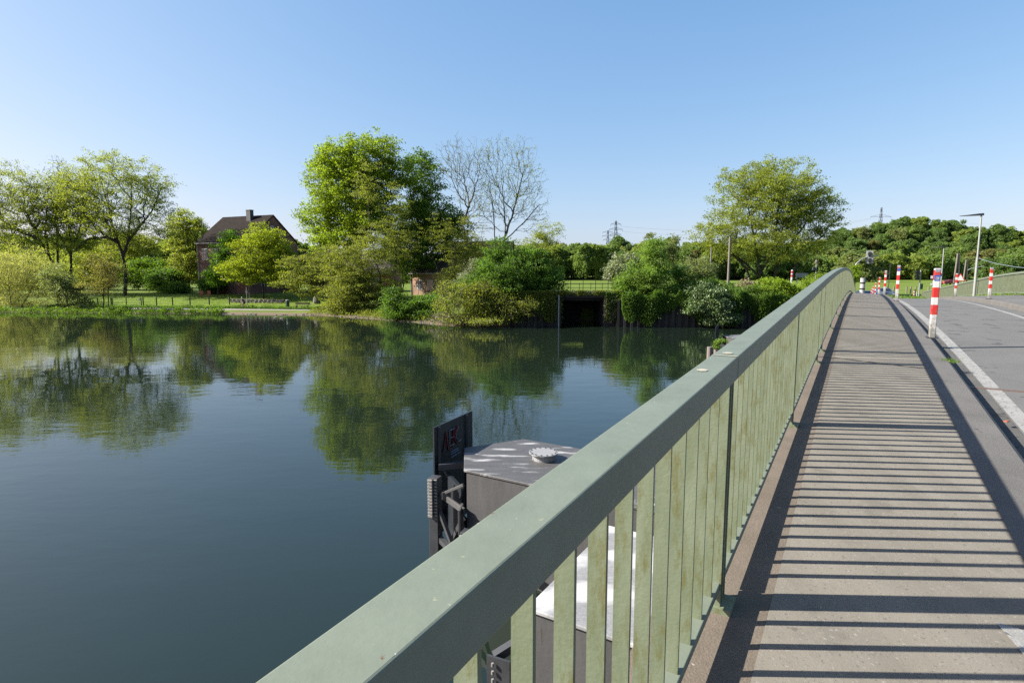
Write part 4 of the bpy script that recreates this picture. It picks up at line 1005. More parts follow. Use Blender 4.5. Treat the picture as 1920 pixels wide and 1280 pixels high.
plant('tree', 'small airy sapling tops right of the bare trees', 'tree', 80,
      [(1030, 435, 30, 24), (1010, 460, 40, 26)], [[(1020, 560), (1020, 490), (1028, 445)], [(1020, 500), (1005, 460)]], tips=230, leaves=12, ls=.12, sig=.34, leaf='spring', bark='bark2', rmax=.1, r0=.012, seed=46)
plant('shrub', 'big deep green shrub left of the culvert mouth', 'shrub', 65,
      [(955, 515, 72, 52), (1010, 520, 48, 38), (940, 470, 34, 24), (900, 545, 50, 34), (1000, 480, 30, 26), (1035, 540, 34, 18), (1010, 575, 34, 20)], [[(950, 580), (950, 540), (955, 490)], [(955, 580), (985, 530), (1010, 510)], [(945, 580), (915, 540), (900, 520)]],
      tips=950, leaves=38, ls=.14, sig=.36, leaf='shrub', rmax=.14, seed=47, fill=.36)
plant('shrub', 'white blossoming branch spray left of the deep green shrub', 'shrub', 67,
      [(890, 505, 22, 18), (875, 520, 20, 14), (865, 530, 14, 14)], [[(885, 585), (884, 550), (885, 510)]], tips=100, leaves=22, ls=.10, sig=.3, leaf='blossom', bark='bark2', rmax=.07, seed=48)
plant('shrub', 'tangled shrub with dry pale stems trailing into the water', 'shrub', 62.5,
      [(860, 560, 52, 42), (915, 560, 52, 42), (970, 575, 56, 30), (900, 596, 80, 12)], [[(850, 602), (850, 580), (845, 560)], [(900, 602), (905, 575)], [(950, 602), (955, 575)], [(825, 602), (820, 590)]],
      tips=1500, leaves=11, ls=.12, sig=.34, leaf='olive', bark='barkpale', rmax=.05, r0=.013, expo=3, seed=49, minz=.1)
plant('shrub', 'drooping olive bush at the water between bench tree and alder', 'shrub', 79,
      [(650, 552, 42, 32), (690, 565, 40, 26), (625, 575, 30, 14), (668, 520, 34, 30)], [[(660, 592), (660, 570), (655, 540)], [(675, 592), (690, 560)], [(648, 592), (630, 565)]], tips=620, leaves=24, ls=.13, sig=.36, flat=.35, leaf='olive', bark='bark', rmax=.1, seed=50, minz=.25)
plant('shrub', 'deep green bush at the waterline right of the alder stems', 'shrub', 70,
      [(768, 576, 38, 20), (812, 572, 40, 24), (742, 562, 26, 28), (745, 588, 30, 12), (800, 588, 40, 12)], [[(775, 602), (772, 570), (775, 545)], [(785, 602), (805, 560)], [(765, 602), (745, 580)]], tips=620, leaves=30, ls=.13, sig=.36, leaf='shrub', bark='bark', rmax=.1, seed=150, minz=.2)
plant('shrub', 'low fallen brush of bare pale twigs dipping into the river', 'shrub', 63.2,
      [(840, 592, 46, 14), (880, 600, 60, 10), (930, 598, 50, 12)], [[(850, 604), (850, 594)], [(890, 604), (895, 596)], [(930, 604), (935, 594)]], tips=520, leaves=2, ls=.09, sig=.3, leaf='dry', bark='barkpale', rmax=.05, r0=.016, expo=3, seed=151, minz=.0)
# --- right of the culvert
plant('hawthorn', 'white blossoming hawthorn right of the culvert fence', 'shrub', 73,
      [(1168, 498, 26, 26), (1160, 520, 24, 18), (1150, 505, 16, 18)], [[(1165, 545), (1165, 520), (1168, 495)]], tips=240, leaves=30, ls=.13, sig=.38, leaf='blossom', bark='bark2', rmax=.1, seed=51)
plant('shrub', 'tall light green shrub just right of the culvert', 'shrub', 63.5,
      [(1215, 515, 42, 50), (1225, 470, 22, 26), (1190, 560, 40, 34), (1250, 550, 40, 44), (1215, 592, 44, 16), (1180, 530, 28, 26), (1165, 565, 24, 30), (1270, 585, 34, 18)], [[(1215, 585), (1215, 540), (1218, 480)], [(1210, 585), (1185, 550)], [(1220, 585), (1250, 540)]], tips=900, leaves=32, ls=.125, sig=.34, leaf='bright', bark='bark2', rmax=.12, seed=52, fill=.38, minz=.5)
plant('shrub', 'grey green shrub behind the glossy evergreen bush', 'shrub', 68,
      [(1300, 510, 40, 30), (1285, 545, 44, 34), (1320, 540, 34, 26)], [[(1300, 570), (1300, 540), (1302, 510)], [(1300, 570), (1280, 540)]], tips=480, leaves=30, ls=.14, sig=.38, leaf='greyleaf', rmax=.1, seed=53)
plant('shrub', 'dark shrub between tall light shrub and glossy bush', 'shrub', 64.5,
      [(1290, 560, 30, 36), (1330, 545, 36, 26), (1280, 520, 24, 26)], [[(1295, 560), (1292, 545)], [(1310, 592), (1325, 555)]], tips=380, leaves=30, ls=.13, sig=.34, leaf='shrub', rmax=.08, seed=54, minz=.4)
plant('shrub', 'glossy leaved bush hanging low over the water', 'shrub', 61.5,
      [(1330, 575, 48, 30), (1345, 595, 44, 14), (1320, 550, 34, 22), (1365, 570, 22, 20)], [[(1340, 600), (1338, 580), (1335, 560)], [(1350, 600), (1360, 580)]], tips=480, leaves=30, ls=.13, sig=.32, leaf='laurel', rmax=.08, seed=55, fill=.35, minz=.15)
plant('shrub', 'dry brownish fern like shrub between glossy bush and yellow shrub', 'shrub', 64,
      [(1395, 560, 20, 30), (1400, 540, 18, 16)], [[(1398, 585), (1396, 555)]], tips=170, leaves=14, ls=.12, sig=.3, leaf='dry', bark='barkpale', rmax=.06, r0=.014, seed=56)
plant('shrub', 'yellow green shrub in front of the large right tree', 'shrub', 63,
      [(1440, 558, 36, 36), (1420, 590, 36, 20), (1465, 545, 24, 22), (1485, 560, 26, 24)], [[(1440, 595), (1440, 560), (1440, 530)], [(1450, 595), (1470, 550)]], tips=620, leaves=30, ls=.13, sig=.34, leaf='lime', rmax=.08, seed=57, minz=.2)
plant('shrub', 'lime green shrub behind the handrail near the crest', 'shrub', 66,
      [(1535, 530, 34, 18), (1500, 548, 30, 18), (1555, 518, 16, 12)], [[(1530, 560), (1530, 530)], [(1505, 565), (1500, 545)]], tips=340, leaves=28, ls=.13, sig=.36, leaf='lime', rmax=.08, seed=58)
plant('tree', 'large round crowned tree with low forking trunk right of centre', 'tree', 92,
      [(1430, 395, 112, 82), (1460, 350, 80, 58), (1400, 350, 60, 45), (1540, 390, 40, 48), (1350, 435, 62, 40), (1510, 420, 66, 60), (1330, 455, 42, 26), (1560, 400, 18, 30), (1430, 465, 110, 30), (1500, 370, 52, 50)],
      [[(1425, 535), (1424, 515), (1422, 490), (1415, 450), (1405, 400), (1395, 350)], [(1424, 515), (1445, 480), (1455, 430), (1462, 370), (1470, 320)], [(1424, 520), (1400, 495), (1365, 470), (1335, 455)], [(1452, 535), (1455, 500), (1480, 460), (1510, 420)], [(1480, 535), (1488, 505), (1510, 470), (1545, 440)], [(1412, 535), (1400, 505), (1378, 480), (1352, 466)]],
      tips=1900, leaves=27, ls=.165, sig=.44, leaf='spring', rmax=.42, r0=.015, seed=60, bf=.24, fill=.42)
plant('tree', 'leafy sprout on top of the rail end at the crest', 'shrub', 74,
      [(1604, 508, 9, 11), (1600, 520, 8, 10)], [[(1603, 555), (1603, 515)]], tips=70, leaves=26, ls=.11, sig=.25, leaf='lime', rmax=.05, seed=61)
# twigs trailing on the distant weir pier
plant('climbing_plant', 'green trailing plant on the distant weir pier', 'plant', 31, [(1352, 640, 10, 5), (1345, 648, 5, 10)], [[(1350, 668), (1350, 650)]], tips=60, leaves=16, ls=.05, sig=.1, leaf='bright', bark='bark2', rmax=.02, r0=.006, seed=62, base_drop=False, minz=.3, seg=.25)

# --- nettles and bank growth (nobody could count it)
def scatter_bank(n, x0, x1, d0, d1, h, ls, leaf, name, seed, clump=0.):
    rnd = np.random.default_rng(seed)
    X = rnd.uniform(x0, x1, n); d = rnd.uniform(d0, d1, n); Y = ybank(X) + d
    f = .5 + .5 * np.sin(X * 1.9 + 2 * np.sin(X * .63)) * np.sin(X * .37 + 1)
    keep = rnd.uniform(0, 1, n) < (1 - clump) + clump * f
    X, Y = X[keep], Y[keep]; f = f[keep]
    Z = ground(X, Y) + rnd.uniform(0, 1, len(X)) * h * (.5 + .6 * f)
    V, Q = leafquads(np.stack([X, Y, Z], 1), ls, rnd, .45, .3)
    return tag(fast_mesh(name, V, Q, LM[leaf]), kind='stuff')
scatter_bank(22000, -75, -22, 5.8, 7.2, .5, .09, 'under', 'nettle_row', 1)
scatter_bank(20000, -110, -56, -.5, 2.0, .7, .11, 'darkshaded', 'bank_undergrowth', 2, .5)  # dark leaf colour stands in for the shade under the willow
scatter_bank(12000, -60, -42, -.2, 1.4, .7, .10, 'darkshaded', 'bank_undergrowth', 3, 1.)  # undercut shade along the bank carried by the dark leaf colour
scatter_bank(5000, -29, -14, .1, 3.5, .7, .10, 'olive', 'bank_undergrowth', 4, .9)
scatter_bank(9000, -20, 1, .0, 7, 1.0, .10, 'olive', 'bank_undergrowth', 5, .8); scatter_bank(12000, -18, 1, .0, 7, 1.5, .10, 'shrub', 'bank_undergrowth', 15, 1.)
scatter_bank(30000, -8, 30, .3, 5, .9, .10, 'shrub', 'quay_grass', 6, .4)
scatter_bank(14000, -75, -24, 8, 20, .18, .07, 'lime', 'meadow_grass', 7, .6)
scatter_bank(14000, 24, 55, .2, 10, .9, .12, 'bright', 'bank_undergrowth', 8, .4)
rnd_ = np.random.default_rng(9); X_ = rnd_.uniform(11.8, 30, 42000); f_ = .5 + .5 * np.sin(X_ * 1.3 + 1.5 * np.sin(X_ * .5)) * np.sin(X_ * .41 + .6)
Z_ = 3.5 + .7 * np.sin(X_ * 2.1 + np.sin(X_ * 5.)) * rnd_.uniform(0, 1, len(X_)) - rnd_.uniform(0, 1, len(X_)) ** 1.1 * (1.1 + 2.9 * f_); V, Q = leafquads(np.stack([X_, ybank(X_) - .45 - rnd_.uniform(0, .45, len(X_)) * (.4 + f_), Z_], 1)[Z_ > .15], .085, rnd_, .55, .3)
tag(fast_mesh('wall_ivy', V, Q, LM['shrub']), kind='stuff')
X_ = rnd_.uniform(-2, 4.4, 9000); f_ = .5 + .5 * np.sin(X_ * 1.7 + 1.)
Z_ = 3.9 - rnd_.uniform(0, 1, len(X_)) ** 1.3 * (1.4 + 2.0 * f_); V, Q = leafquads(np.stack([X_, ybank(X_) - .45 - rnd_.uniform(0, .5, len(X_)), Z_], 1)[Z_ > .15], .085, rnd_, .55, .3)
tag(fast_mesh('wall_ivy', V, Q, LM['olive']), kind='stuff')

for V, Q, lf_ in OVERHANG: tag(fast_mesh('wall_ivy', V, Q, LM[lf_]), kind='stuff')

# ------------------------------------------------------------------ far wood
def far_tree(seed, h=17., w=12., n=12000, ls=.36, leaf='far1', lobes=16):
    rnd = np.random.default_rng(seed); P = []; N = []
    m = int(n * .62); d = rnd.normal(size=(m, 3)); d /= np.linalg.norm(d, axis=1, keepdims=True); d[:, 2] = np.where(d[:, 2] < -.45, -d[:, 2], d[:, 2])
    bump = np.zeros(m)                                  # boughs swelling out of one dome
    for b_ in range(46):
        q = rnd.normal(size=3); q /= np.linalg.norm(q); bump += rnd.uniform(.05, .17) * np.exp(-(1 - d @ q) / rnd.uniform(.02, .07))
    r = (.78 + bump - .12) * rnd.uniform(.86, 1.05, m)
    P.append(np.array([0, 0, .46 * h]) + d * r[:, None] * np.array([w / 2, w / 2, .5 * h])); N.append(d)
    for i in range(lobes):
        a = rnd.uniform(0, 2 * math.pi); zz = rnd.uniform(.1, .86); rr = w / 2 * math.sqrt(max(.1, 1 - ((zz - .48) / .52) ** 2)) * rnd.uniform(.6, .92)
        c = np.array([rr * math.cos(a), rr * math.sin(a), zz * h]); r_ = w * rnd.uniform(.07, .14)
        mm = int(n * .38 / lobes); d = rnd.normal(size=(mm, 3)); d /= np.linalg.norm(d, axis=1, keepdims=True)
        P.append(c + d * r_ * rnd.uniform(.6, 1.15, (mm, 1))); N.append(d)
    P = np.concatenate(P); N = np.concatenate(N)
    V, Q = leafquads(P, ls, rnd, .7, .1, N)
    tb = MB(); tb.tube([(0, 0, -1), (0, 0, h * .35), (.2, .1, h * .7)], [w * .03, w * .025, w * .012], 6)
    nv = len(V); V = np.concatenate([V, np.array(tb.v)])
    q2 = np.array([f for f in tb.f if len(f) == 4]) + nv; mi = np.concatenate([np.zeros(len(Q)), np.ones(len(q2))])
    return V, np.concatenate([Q, q2]), mi
KIND = []
for i, (leaf, nm) in enumerate((('far1', 'mid green'), ('far2', 'dark green'), ('far3', 'yellow green'), ('far4', 'grey green'), ('far5', 'bronze tinted'))):
    for s_ in range(2):
        V, Q, mi = far_tree(300 + i * 7 + s_, leaf=leaf, lobes=44 + 10 * s_, h=17 + s_, w=12 - s_)
        me_o = fast_mesh('far_tree', V, Q, [LM[leaf], M['bark']], midx=mi)
        KIND.append((nm, me_o.data)); bpy.data.objects.remove(me_o)
def put_far(X, Y, s, k, where, group, sink=.5, rz=0, sz=1.):
    nm, me = KIND[k]
    o = bpy.data.objects.new('wood_tree', me); COL.objects.link(o)
    o.location = (X, Y, gz(X, Y) - sink); o.scale = (s, s, s * sz); o.rotation_euler = (0, 0, rz)
    tag(o, f'{nm} round crowned tree {where}', 'tree', f'{nm} trees {group}')
rf = np.random.default_rng(11)
wts = np.array([.17, .15, .16, .13, .10, .08, .08, .06, .04, .03])
# wood at the back of the field, centre
for row, (Y0, n) in enumerate(((300, 26), (316, 24), (335, 20))):
    for i in range(n):
        X = 2 + (152 * (i + rf.uniform(-.3, .3)) / n); k = rf.choice(10, p=wts)
        put_far(X, Y0 + rf.uniform(-6, 6), rf.uniform(.92, 1.24) + .06 * row, k, 'in the wood across the field, centre', 'in the wood across the field', rz=rf.uniform(0, 6))
# hillside on the right
for Y0 in (318, 332, 348, 366, 386, 406, 428, 448):
    X = 112 + rf.uniform(0, 8)
    while X < min(.97 * Y0, 520):
        Y = Y0 + rf.uniform(-6, 6); h_ = float(hill(X, Y))
        if not (252 < X < 266 and Y < 376) and (h_ > .8 or Y0 < 350):
            k = rf.choice(10, p=wts); put_far(X, Y, rf.uniform(1.15, 1.6) * (.9 if Y0 > 420 else 1), k, 'on the wooded hill at the right', 'on the wooded hillside', rz=rf.uniform(0, 6), sink=6., sz=.84)
        X += rf.uniform(10, 16.5)
# wood behind the left bank
for i in range(50):
    X = -260 + 252 * (i + rf.uniform(-.4, .4)) / 50; k = rf.choice(10, p=wts)
    put_far(X, 215 + rf.uniform(-18, 30) - .12 * X * 0, rf.uniform(.95, 1.3), k, 'far behind the left bank houses', 'far behind the left bank', rz=rf.uniform(0, 6), sz=.95 if X < -75 else .68)
# single trees one can pick out in front of the wood
o = bpy.data.objects.new('wood_tree', KIND[6][1]); COL.objects.link(o); p = at(1612, 520, 250); o.location = (p.x, p.y, gz(p.x, p.y) - 4); o.scale = (1.75, 1.5, 1.05)
tag(o, 'broad pale olive willow standing before the wooded hill', 'tree')
for px, s, lab in ((1218, .62, 'slim pale tree spire rising above the tall light shrub'), (1262, .55, 'second slim tree spire right of the shrub spire')):
    plant('tree', lab, 'tree', 120, [(px, 455, 10, 22), (px, 480, 16, 20)], [[(px, 545), (px, 500), (px, 440)]], tips=150, leaves=12, ls=.2, sig=.4, leaf='greyleaf', bark='bark2', rmax=.12, r0=.02, seed=70 + px)

# ------------------------------------------------------------------ houses
def house(name, label, corner, yaw, L_, D_, hw, rise, wallm, roofm, wins, over=.4, chim=None):
    """corner = near right-hand corner (local +x, -y); ridge along local x"""
    ca, sa = math.cos(yaw), math.sin(yaw); g = gz(corner[0], corner[1]) - .3
    ex = Vector((ca, sa, 0)); ey = Vector((-sa, ca, 0))
    c0 = Vector((corner[0], corner[1], g)) - ex * L_
    def P(x, y, z): return c0 + ex * x + ey * y + Vector((0, 0, z))
    t = thing(name, label, 'house', tuple(P(L_ / 2, D_ / 2, 0)))
    t.rotation_euler = (0, 0, 0)
    b = MB(); b.hull([P(0, 0, 0), P(L_, 0, 0), P(L_, D_, 0), P(0, D_, 0)], [P(0, 0, hw), P(L_, 0, hw), P(L_, D_, hw), P(0, D_, hw)])
    for x, s_ in ((0, -1), (L_, 1)):
        q = [P(x, 0, hw), P(x, D_, hw), P(x, D_ / 2, hw + rise)]
        b.add(q, [(0, 1, 2) if s_ > 0 else (2, 1, 0)])
    w = b.build('wall', wallm, t)
    b = MB(); k = rise / (D_ / 2); th = .18
    for side in (0, 1):
        ye, yr = (-over, D_ / 2) if side == 0 else (D_ + over, D_ / 2)
        ze = hw - over * k
        lo = [P(-over * .5, ye, ze + .03), P(L_ + over * .5, ye, ze + .03), P(L_ + over * .5, yr, hw + rise + .03), P(-over * .5, yr, hw + rise + .03)]
        hi = [p + Vector((0, 0, th)) for p in lo]
        b.hull(lo, hi) if side == 0 else b.hull(lo[::-1], hi[::-1])
    rf_ = b.build('roof', roofm, t)
    if chim:
        cx, cy, hh, ww = chim; zb = hw + rise - abs(cy) * k - .3
        b = MB(); b.box(P(cx, D_ / 2 + cy, zb + hh / 2), (ww * 1.2, ww, hh), rz=yaw); b.build('chimney', M['casing'], rf_)
        b = MB(); b.box(P(cx, D_ / 2 + cy, zb + hh + .06), (ww * 1.35, ww * 1.15, .1), rz=yaw); b.build('chimney_cap', M['galv'], rf_)
    for (face, a, z, ww, hh) in wins:
        if face == 'f': c = P(a, -.02, z); r_ = yaw; nrm = -ey
        else: c = P(L_ + .02, a, z); r_ = yaw + math.pi / 2; nrm = ex
        b = MB(); b.box(c, (ww + .24, .12, hh + .24), rz=r_); wi = b.build('window', M['whitepaint'], t)
        b = MB(); b.box(c + nrm * .065, (ww, .04, hh), rz=r_); b.build('pane', M['winglass'], wi)
        b = MB(); b.box(c + nrm * .1, (.07, .03, hh), rz=r_); b.box(c + nrm * .1 + Vector((0, 0, hh * .15)), (ww, .028, .06), rz=r_); b.build('glazing_bar', M['whitepaint'], wi)
    b = MB()
    b.tube([P(-.05, -.12, .2), P(-.05, -.12, hw - .3)], .07, 8); b.build('downpipe', M['galv'], t)
    b = MB(); b.bar(P(-.2, -over - .05, hw - over * k + .02), P(L_ + .2, -over - .05, hw - over * k + .02), .13); b.build('gutter', M['galv'], t)
    return t
cn = at(470, 550, 105)
house('brick_house', 'large old red brick house with steep dark tiled roof behind trees', (cn.x, cn.y), R(-22), 12.7, 12.5, 10.05, 5.0, M['brick'], M['roof'],
      [('f', 1.8, 7.7, 1.1, 1.9), ('f', 4.6, 7.7, 1.1, 1.9), ('f', 8, 7.7, 1.1, 1.9), ('f', 11.5, 7.7, 1.1, 1.9), ('f', 1.8, 3.8, 1.1, 1.9), ('f', 4.6, 3.8, 1.1, 1.9), ('f', 9, 3.8, 1.1, 1.9),
       ('g', 5.9, 12.4, .7, 1.2), ('g', 8.7, 9.9, .7, 1.3), ('g', 3.2, 6.5, 1.1, 1.8), ('g', 9, 6.5, 1.1, 1.8), ('g', 3.2, 2.8, 1.1, 1.8), ('g', 8.5, 2.8, 1.1, 1.8)], chim=(8.0, -1.0, 2.2, .85))
cn = at(852, 552, 93)
house('brick_cottage', 'small pale orange brick cottage glimpsed behind the alder stems', (cn.x, cn.y), R(-34), 9.5, 7, 4.2, 2.9, M['brickpale'], M['roofbrown'],
      [('f', 2.0, 2.0, .9, 1.4), ('f', 4.3, 2.0, .9, 1.4), ('f', 7, 2.0, .9, 1.4), ('g', 3.5, 2.2, .9, 1.3)])
cn = at(958, 548, 108)
house('farm_barn', 'dark roofed barn behind the bare trees', (cn.x, cn.y), R(-5), 13, 9, 5.0, 4.6, M['brick'], M['roof'], [('f', 3, 3, 1, 1.4), ('f', 9, 3, 1, 1.4)])
cn = at(735, 552, 110)
house('outbuilding', 'long low outbuilding with brown roof between house and cottage', (cn.x, cn.y), R(-3), 16, 8, 4.2, 3.4, M['whitepaint'] if False else M['brick'], M['roofbrown'], [('f', 3, 2.2, 1, 1.3), ('f', 8, 2.2, 1, 1.3), ('f', 13, 2.2, 1, 1.3)])

# ------------------------------------------------------------------ left bank furniture
def gp(px, Y): p = at(px, 560, Y); return Vector((p.x, Y, gz(p.x, Y)))
t = thing('field_fence', 'dark green post and wire fence along the meadow, left bank', 'fence', gp(290, 92.5))
prev = None
for px in (159, 183, 208, 268, 293, 323, 356, 392, 430):
    p = gp(px, 92.5); b = MB(); b.box(p + Vector((0, 0, .68)), (.13, .13, 1.42)); b.build('post', M['fencegreen'], t)
    if prev is not None and not (px == 268):
        b = MB()
        for z in (.35, .7, 1.05, 1.3): b.bar(prev + Vector((0, .05, z)), p + Vector((0, .05, z)), .022)
        b.build('wire', M['fencegreen'], t)
    prev = p
g0, g1 = gp(210, 92.4), gp(265, 92.4)
t = thing('field_gate', 'silvery metal bar gate with small white notice, left bank', 'gate', (g0 + g1) / 2)
b = MB()
for z in (.25, .5, .75, 1.0, 1.3): b.bar(g0 + Vector((0, 0, z)), g1 + Vector((0, 0, z)), .05)
b.build('bars', M['gategrey'], t)
for s_ in (0.01, .48, .99):
    p = g0.lerp(g1, s_); b = MB(); b.box(p + Vector((0, 0, .7)), (.12, .08, 1.35)); b.build('upright', M['fencegreen'], t)
b = MB(); p = g0.lerp(g1, .96); b.box(p + Vector((0, -.08, 1.1)), (.24, .03, .36)); b.build('notice', M['whitepaint'], t)
# low stone wall
t = None
b = MB(); a0, a1 = gp(432, 95), gp(533, 93); n = 26
for i in range(n):
    for k in range(2):
        p = a0.lerp(a1, (i + .5 * (k % 2)) / n); p.z = gz(p.x, p.y) + .12 + .3 * k + .06 * math.sin(i * 5.1 + k)
        b.box(p, (.34 + .05 * ((i * 7 + k) % 3), .45, .30 + .06 * math.sin(i * 2.3)), rz=-.15 + .25 * math.sin(i * 3 + k))
tag(b.build('stone_wall', M['stone'], bevel=.04), 'low rough stone retaining wall behind the path', 'wall')
# bench
c = gp(566, 87.6); t = thing('park_bench', 'weathered wooden park bench beside the river path', 'bench', c)
b = MB()
for i in range(3): b.box(c + Vector((0, -.18 + .17 * i, .45)), (2.3, .14, .05))
b.build('seat', M['wood'], t)
b = MB()
for i in range(2): b.box(c + Vector((0, .28, .68 + .17 * i)), (2.3, .05, .14))
b.build('backrest', M['wood'], t)
for dx in (-.85, .85):
    b = MB(); b.box(c + Vector((dx, -.12, .21)), (.09, .1, .43)); b.bar(c + Vector((dx, .16, .0)), c + Vector((dx, .33, .92)), .08); b.build('leg', M['wood'], t)
c = gp(538.5, 87.2); t = thing('litter_bin', 'dark green litter bin on a post left of the bench', 'bin', c)
b = MB(); b.lathe(c + Vector((0, 0, .45)), [(.2, 0), (.24, .1), (.24, .75), (.2, .9)], 16); b.build('bin', M['fencegreen'], t)
b = MB(); b.lathe(c + Vector((0, 0, 1.35)), [(.27, 0), (.25, .06), (.08, .12)], 16); b.build('lid', M['galv'], t)
b = MB(); b.tube([c + Vector((.25, .05, -.1)), c + Vector((.25, .05, 1.3))], .035, 8); b.build('post', M['galv'], t)
c = gp(463, 92); t = thing('sign_post', 'thin grey steel post beside the path left of the yellow tree', 'post', c)
b = MB(); b.tube([c, c + Vector((0, 0, 2.9))], .055, 8); b.build('pole', M['galv'], t)
b = MB(); b.box(c + Vector((0, -.06, 2.1)), (.3, .03, .45)); b.build('plate', M['galv'], t)
c = gp(468, 97); b = MB(); b.tube([c, c + Vector((0, 0, 3.2))], .07, 8); tag(b.build('timber_post', M['polewood']), 'brown timber post on the lawn before the house', 'post')
# warning sign in front of cottage
c = gp(785, 88); t = thing('warning_sign', 'triangular warning sign on a pole before the pale cottage', 'road sign', c)
zt = at(785, 522, 88).z
b = MB(); b.tube([c, Vector((c.x, c.y, zt))], .035, 8); b.build('pole', M['galv'], t)
def tri(c, s_, d, y): return [c + Vector((-s_ / 2, y, 0)), c + Vector((s_ / 2, y, 0)), c + Vector((0, y, s_ * .87))]
cc = Vector((c.x, c.y - .06, zt - .85))
b = MB(); b.hull(tri(cc, .95, 0, 0), tri(cc, .95, 0, -.03)); f = b.build('border', M['redpaint'], t)
b = MB(); b.hull(tri(cc + Vector((0, 0, .12)), .58, 0, -.032), tri(cc + Vector((0, 0, .12)), .58, 0, -.04)); b.build('face', M['whitepaint'], t)
b = MB(); b.box(cc + Vector((0, -.045, .33)), (.05, .01, .26)); b.build('symbol', M['black'], t)
b = MB(); b.box(cc + Vector((0, -.02, -.28)), (.62, .03, .36)); b.build('plate', M['whitepaint'], t)
# orange chairs on the terrace
for i, px in enumerate((377, 391)):
    c = gp(px, 101); t = thing('garden_chair', ('left' if i == 0 else 'right') + ' orange garden chair in front of the brick house', 'chair', c, 'orange garden chairs')
    b = MB(); b.box(c + Vector((0, 0, .45)), (.6, .6, .08)); b.build('seat', M['orange'], t)
    b = MB(); b.box(c + Vector((0, .28, .8)), (.6, .08, .7)); b.build('backrest', M['orange'], t)
    for dx in (-.25, .25):
        for dy in (-.25, .25): b = MB(); b.box(c + Vector((dx, dy, .2)), (.06, .06, .42)); b.build('leg', M['orange'], t)
# boulder near alder
c = gp(594, 92); b = MB(); b.lathe(c, [(.5, -.1), (.62, .3), (.55, .9), (.3, 1.25), (.05, 1.3)], 9); tag(b.build('boulder', M['stone'], bevel=.05), 'upright brown boulder on the lawn behind the bench', 'rock')

# cyclist
def skin_body(name, verts, edges, radii, mat, parent, sub=2):
    me = bpy.data.meshes.new(name); o0 = ORG[parent.name]
    me.from_pydata([Vector(v) - o0 for v in verts], edges, []); me.materials.append(mat)
    o = bpy.data.objects.new(name, me); COL.objects.link(o); o.parent = parent; ORG[o.name] = o0
    sm = o.modifiers.new('Skin', 'SKIN'); sm.use_smooth_shade = True
    for i, r in enumerate(radii): me.skin_vertices[0].data[i].radius = (r, r)
    me.skin_vertices[0].data[0].use_root = True
    s = o.modifiers.new('Sub', 'SUBSURF'); s.levels = s.render_levels = sub
    return o
c = gp(456, 88.2); c.z += .03
t = thing('bicycle', 'dark bicycle ridden along the river path', 'bicycle', c)
for dx in (-.52, .52):
    ring = [c + Vector((dx + .33 * math.cos(a), 0, .34 + .33 * math.sin(a))) for a in np.linspace(0, 2 * math.pi, 25)]
    b = MB(); b.tube(ring, .022, 6, cap=False); wh = b.build('wheel', M['tyre'], t)
    b = MB()
    for a in np.linspace(0, math.pi, 7)[:-1]: v_ = Vector((.32 * math.cos(a), 0, .32 * math.sin(a))); b.bar(c + Vector((dx, 0, .34)) - v_, c + Vector((dx, 0, .34)) + v_, .008)
    b.build('spokes', M['galv'], wh)
b = MB()
bbk, seat_, head_ = c + Vector((0, 0, .3)), c + Vector((.16, 0, .9)), c + Vector((-.38, 0, .88))
for p, q in ((bbk, seat_), (bbk, head_), (seat_ - Vector((.02, 0, .12)), head_), (bbk, c + Vector((.52, 0, .34))), (seat_ - Vector((.02, 0, .15)), c + Vector((.52, 0, .34))), (head_, c + Vector((-.52, 0, .34)))): b.bar(p, q, .035)
b.build('frame', M['black'], t)
b = MB(); b.box(seat_ + Vector((.02, 0, .03)), (.26, .13, .06)); b.build('saddle', M['black'], t)
b = MB(); b.bar(c + Vector((-.42, -.25, 1.0)), c + Vector((-.42, .25, 1.0)), .03); b.bar(head_, c + Vector((-.42, 0, 1.0)), .03); b.build('handlebar', M['black'], t)
tp = thing('person', 'cyclist in navy shirt leaning forward over the handlebar', 'person', c)
H_ = [(.15, 0, .98), (.06, 0, 1.15), (-.08, 0, 1.38), (-.13, 0, 1.47), (-.17, 0, 1.60), (-.18, 0, 1.70),
      (-.06, -.19, 1.40), (-.22, -.23, 1.18), (-.40, -.22, 1.04), (-.06, .19, 1.40), (-.22, .23, 1.18), (-.40, .22, 1.04),
      (.13, -.11, .93), (-.18, -.12, .75), (-.06, -.12, .38), (-.17, -.12, .33), (.13, .11, .93), (-.08, .12, .60), (.06, .12, .22), (-.06, .12, .18)]
skin_body('body', [c + Vector(p) for p in H_], [(0, 1), (1, 2), (2, 3), (3, 4), (4, 5), (2, 6), (6, 7), (7, 8), (2, 9), (9, 10), (10, 11), (0, 12), (12, 13), (13, 14), (14, 15), (0, 16), (16, 17), (17, 18), (18, 19)],
          [.15, .15, .15, .06, .095, .08, .07, .05, .04, .07, .05, .04, .10, .07, .05, .045, .10, .07, .05, .045], M['skin'], tp)
skin_body('shirt', [c + Vector(p) for p in ((.15, 0, .98), (.06, 0, 1.15), (-.08, 0, 1.38), (-.06, -.19, 1.41), (-.06, .19, 1.41), (-.15, -.215, 1.27), (-.15, .215, 1.27))], [(0, 1), (1, 2), (2, 3), (2, 4), (3, 5), (4, 6)], [.17, .175, .175, .085, .085, .075, .075], M['navy'], tp)
skin_body('shorts', [c + Vector(p) for p in ((.14, 0, .95), (.12, -.11, .92), (-.06, -.12, .82), (.12, .11, .92), (.0, .12, .73))], [(0, 1), (1, 2), (0, 3), (3, 4)], [.16, .115, .095, .115, .095], M['black'], tp)
b = MB(); b.lathe(c + Vector((-.18, 0, 1.66)), [(.12, 0), (.125, .05), (.1, .11), (.04, .14)], 12); b.build('helmet', M['galv'], tp, smooth=True)
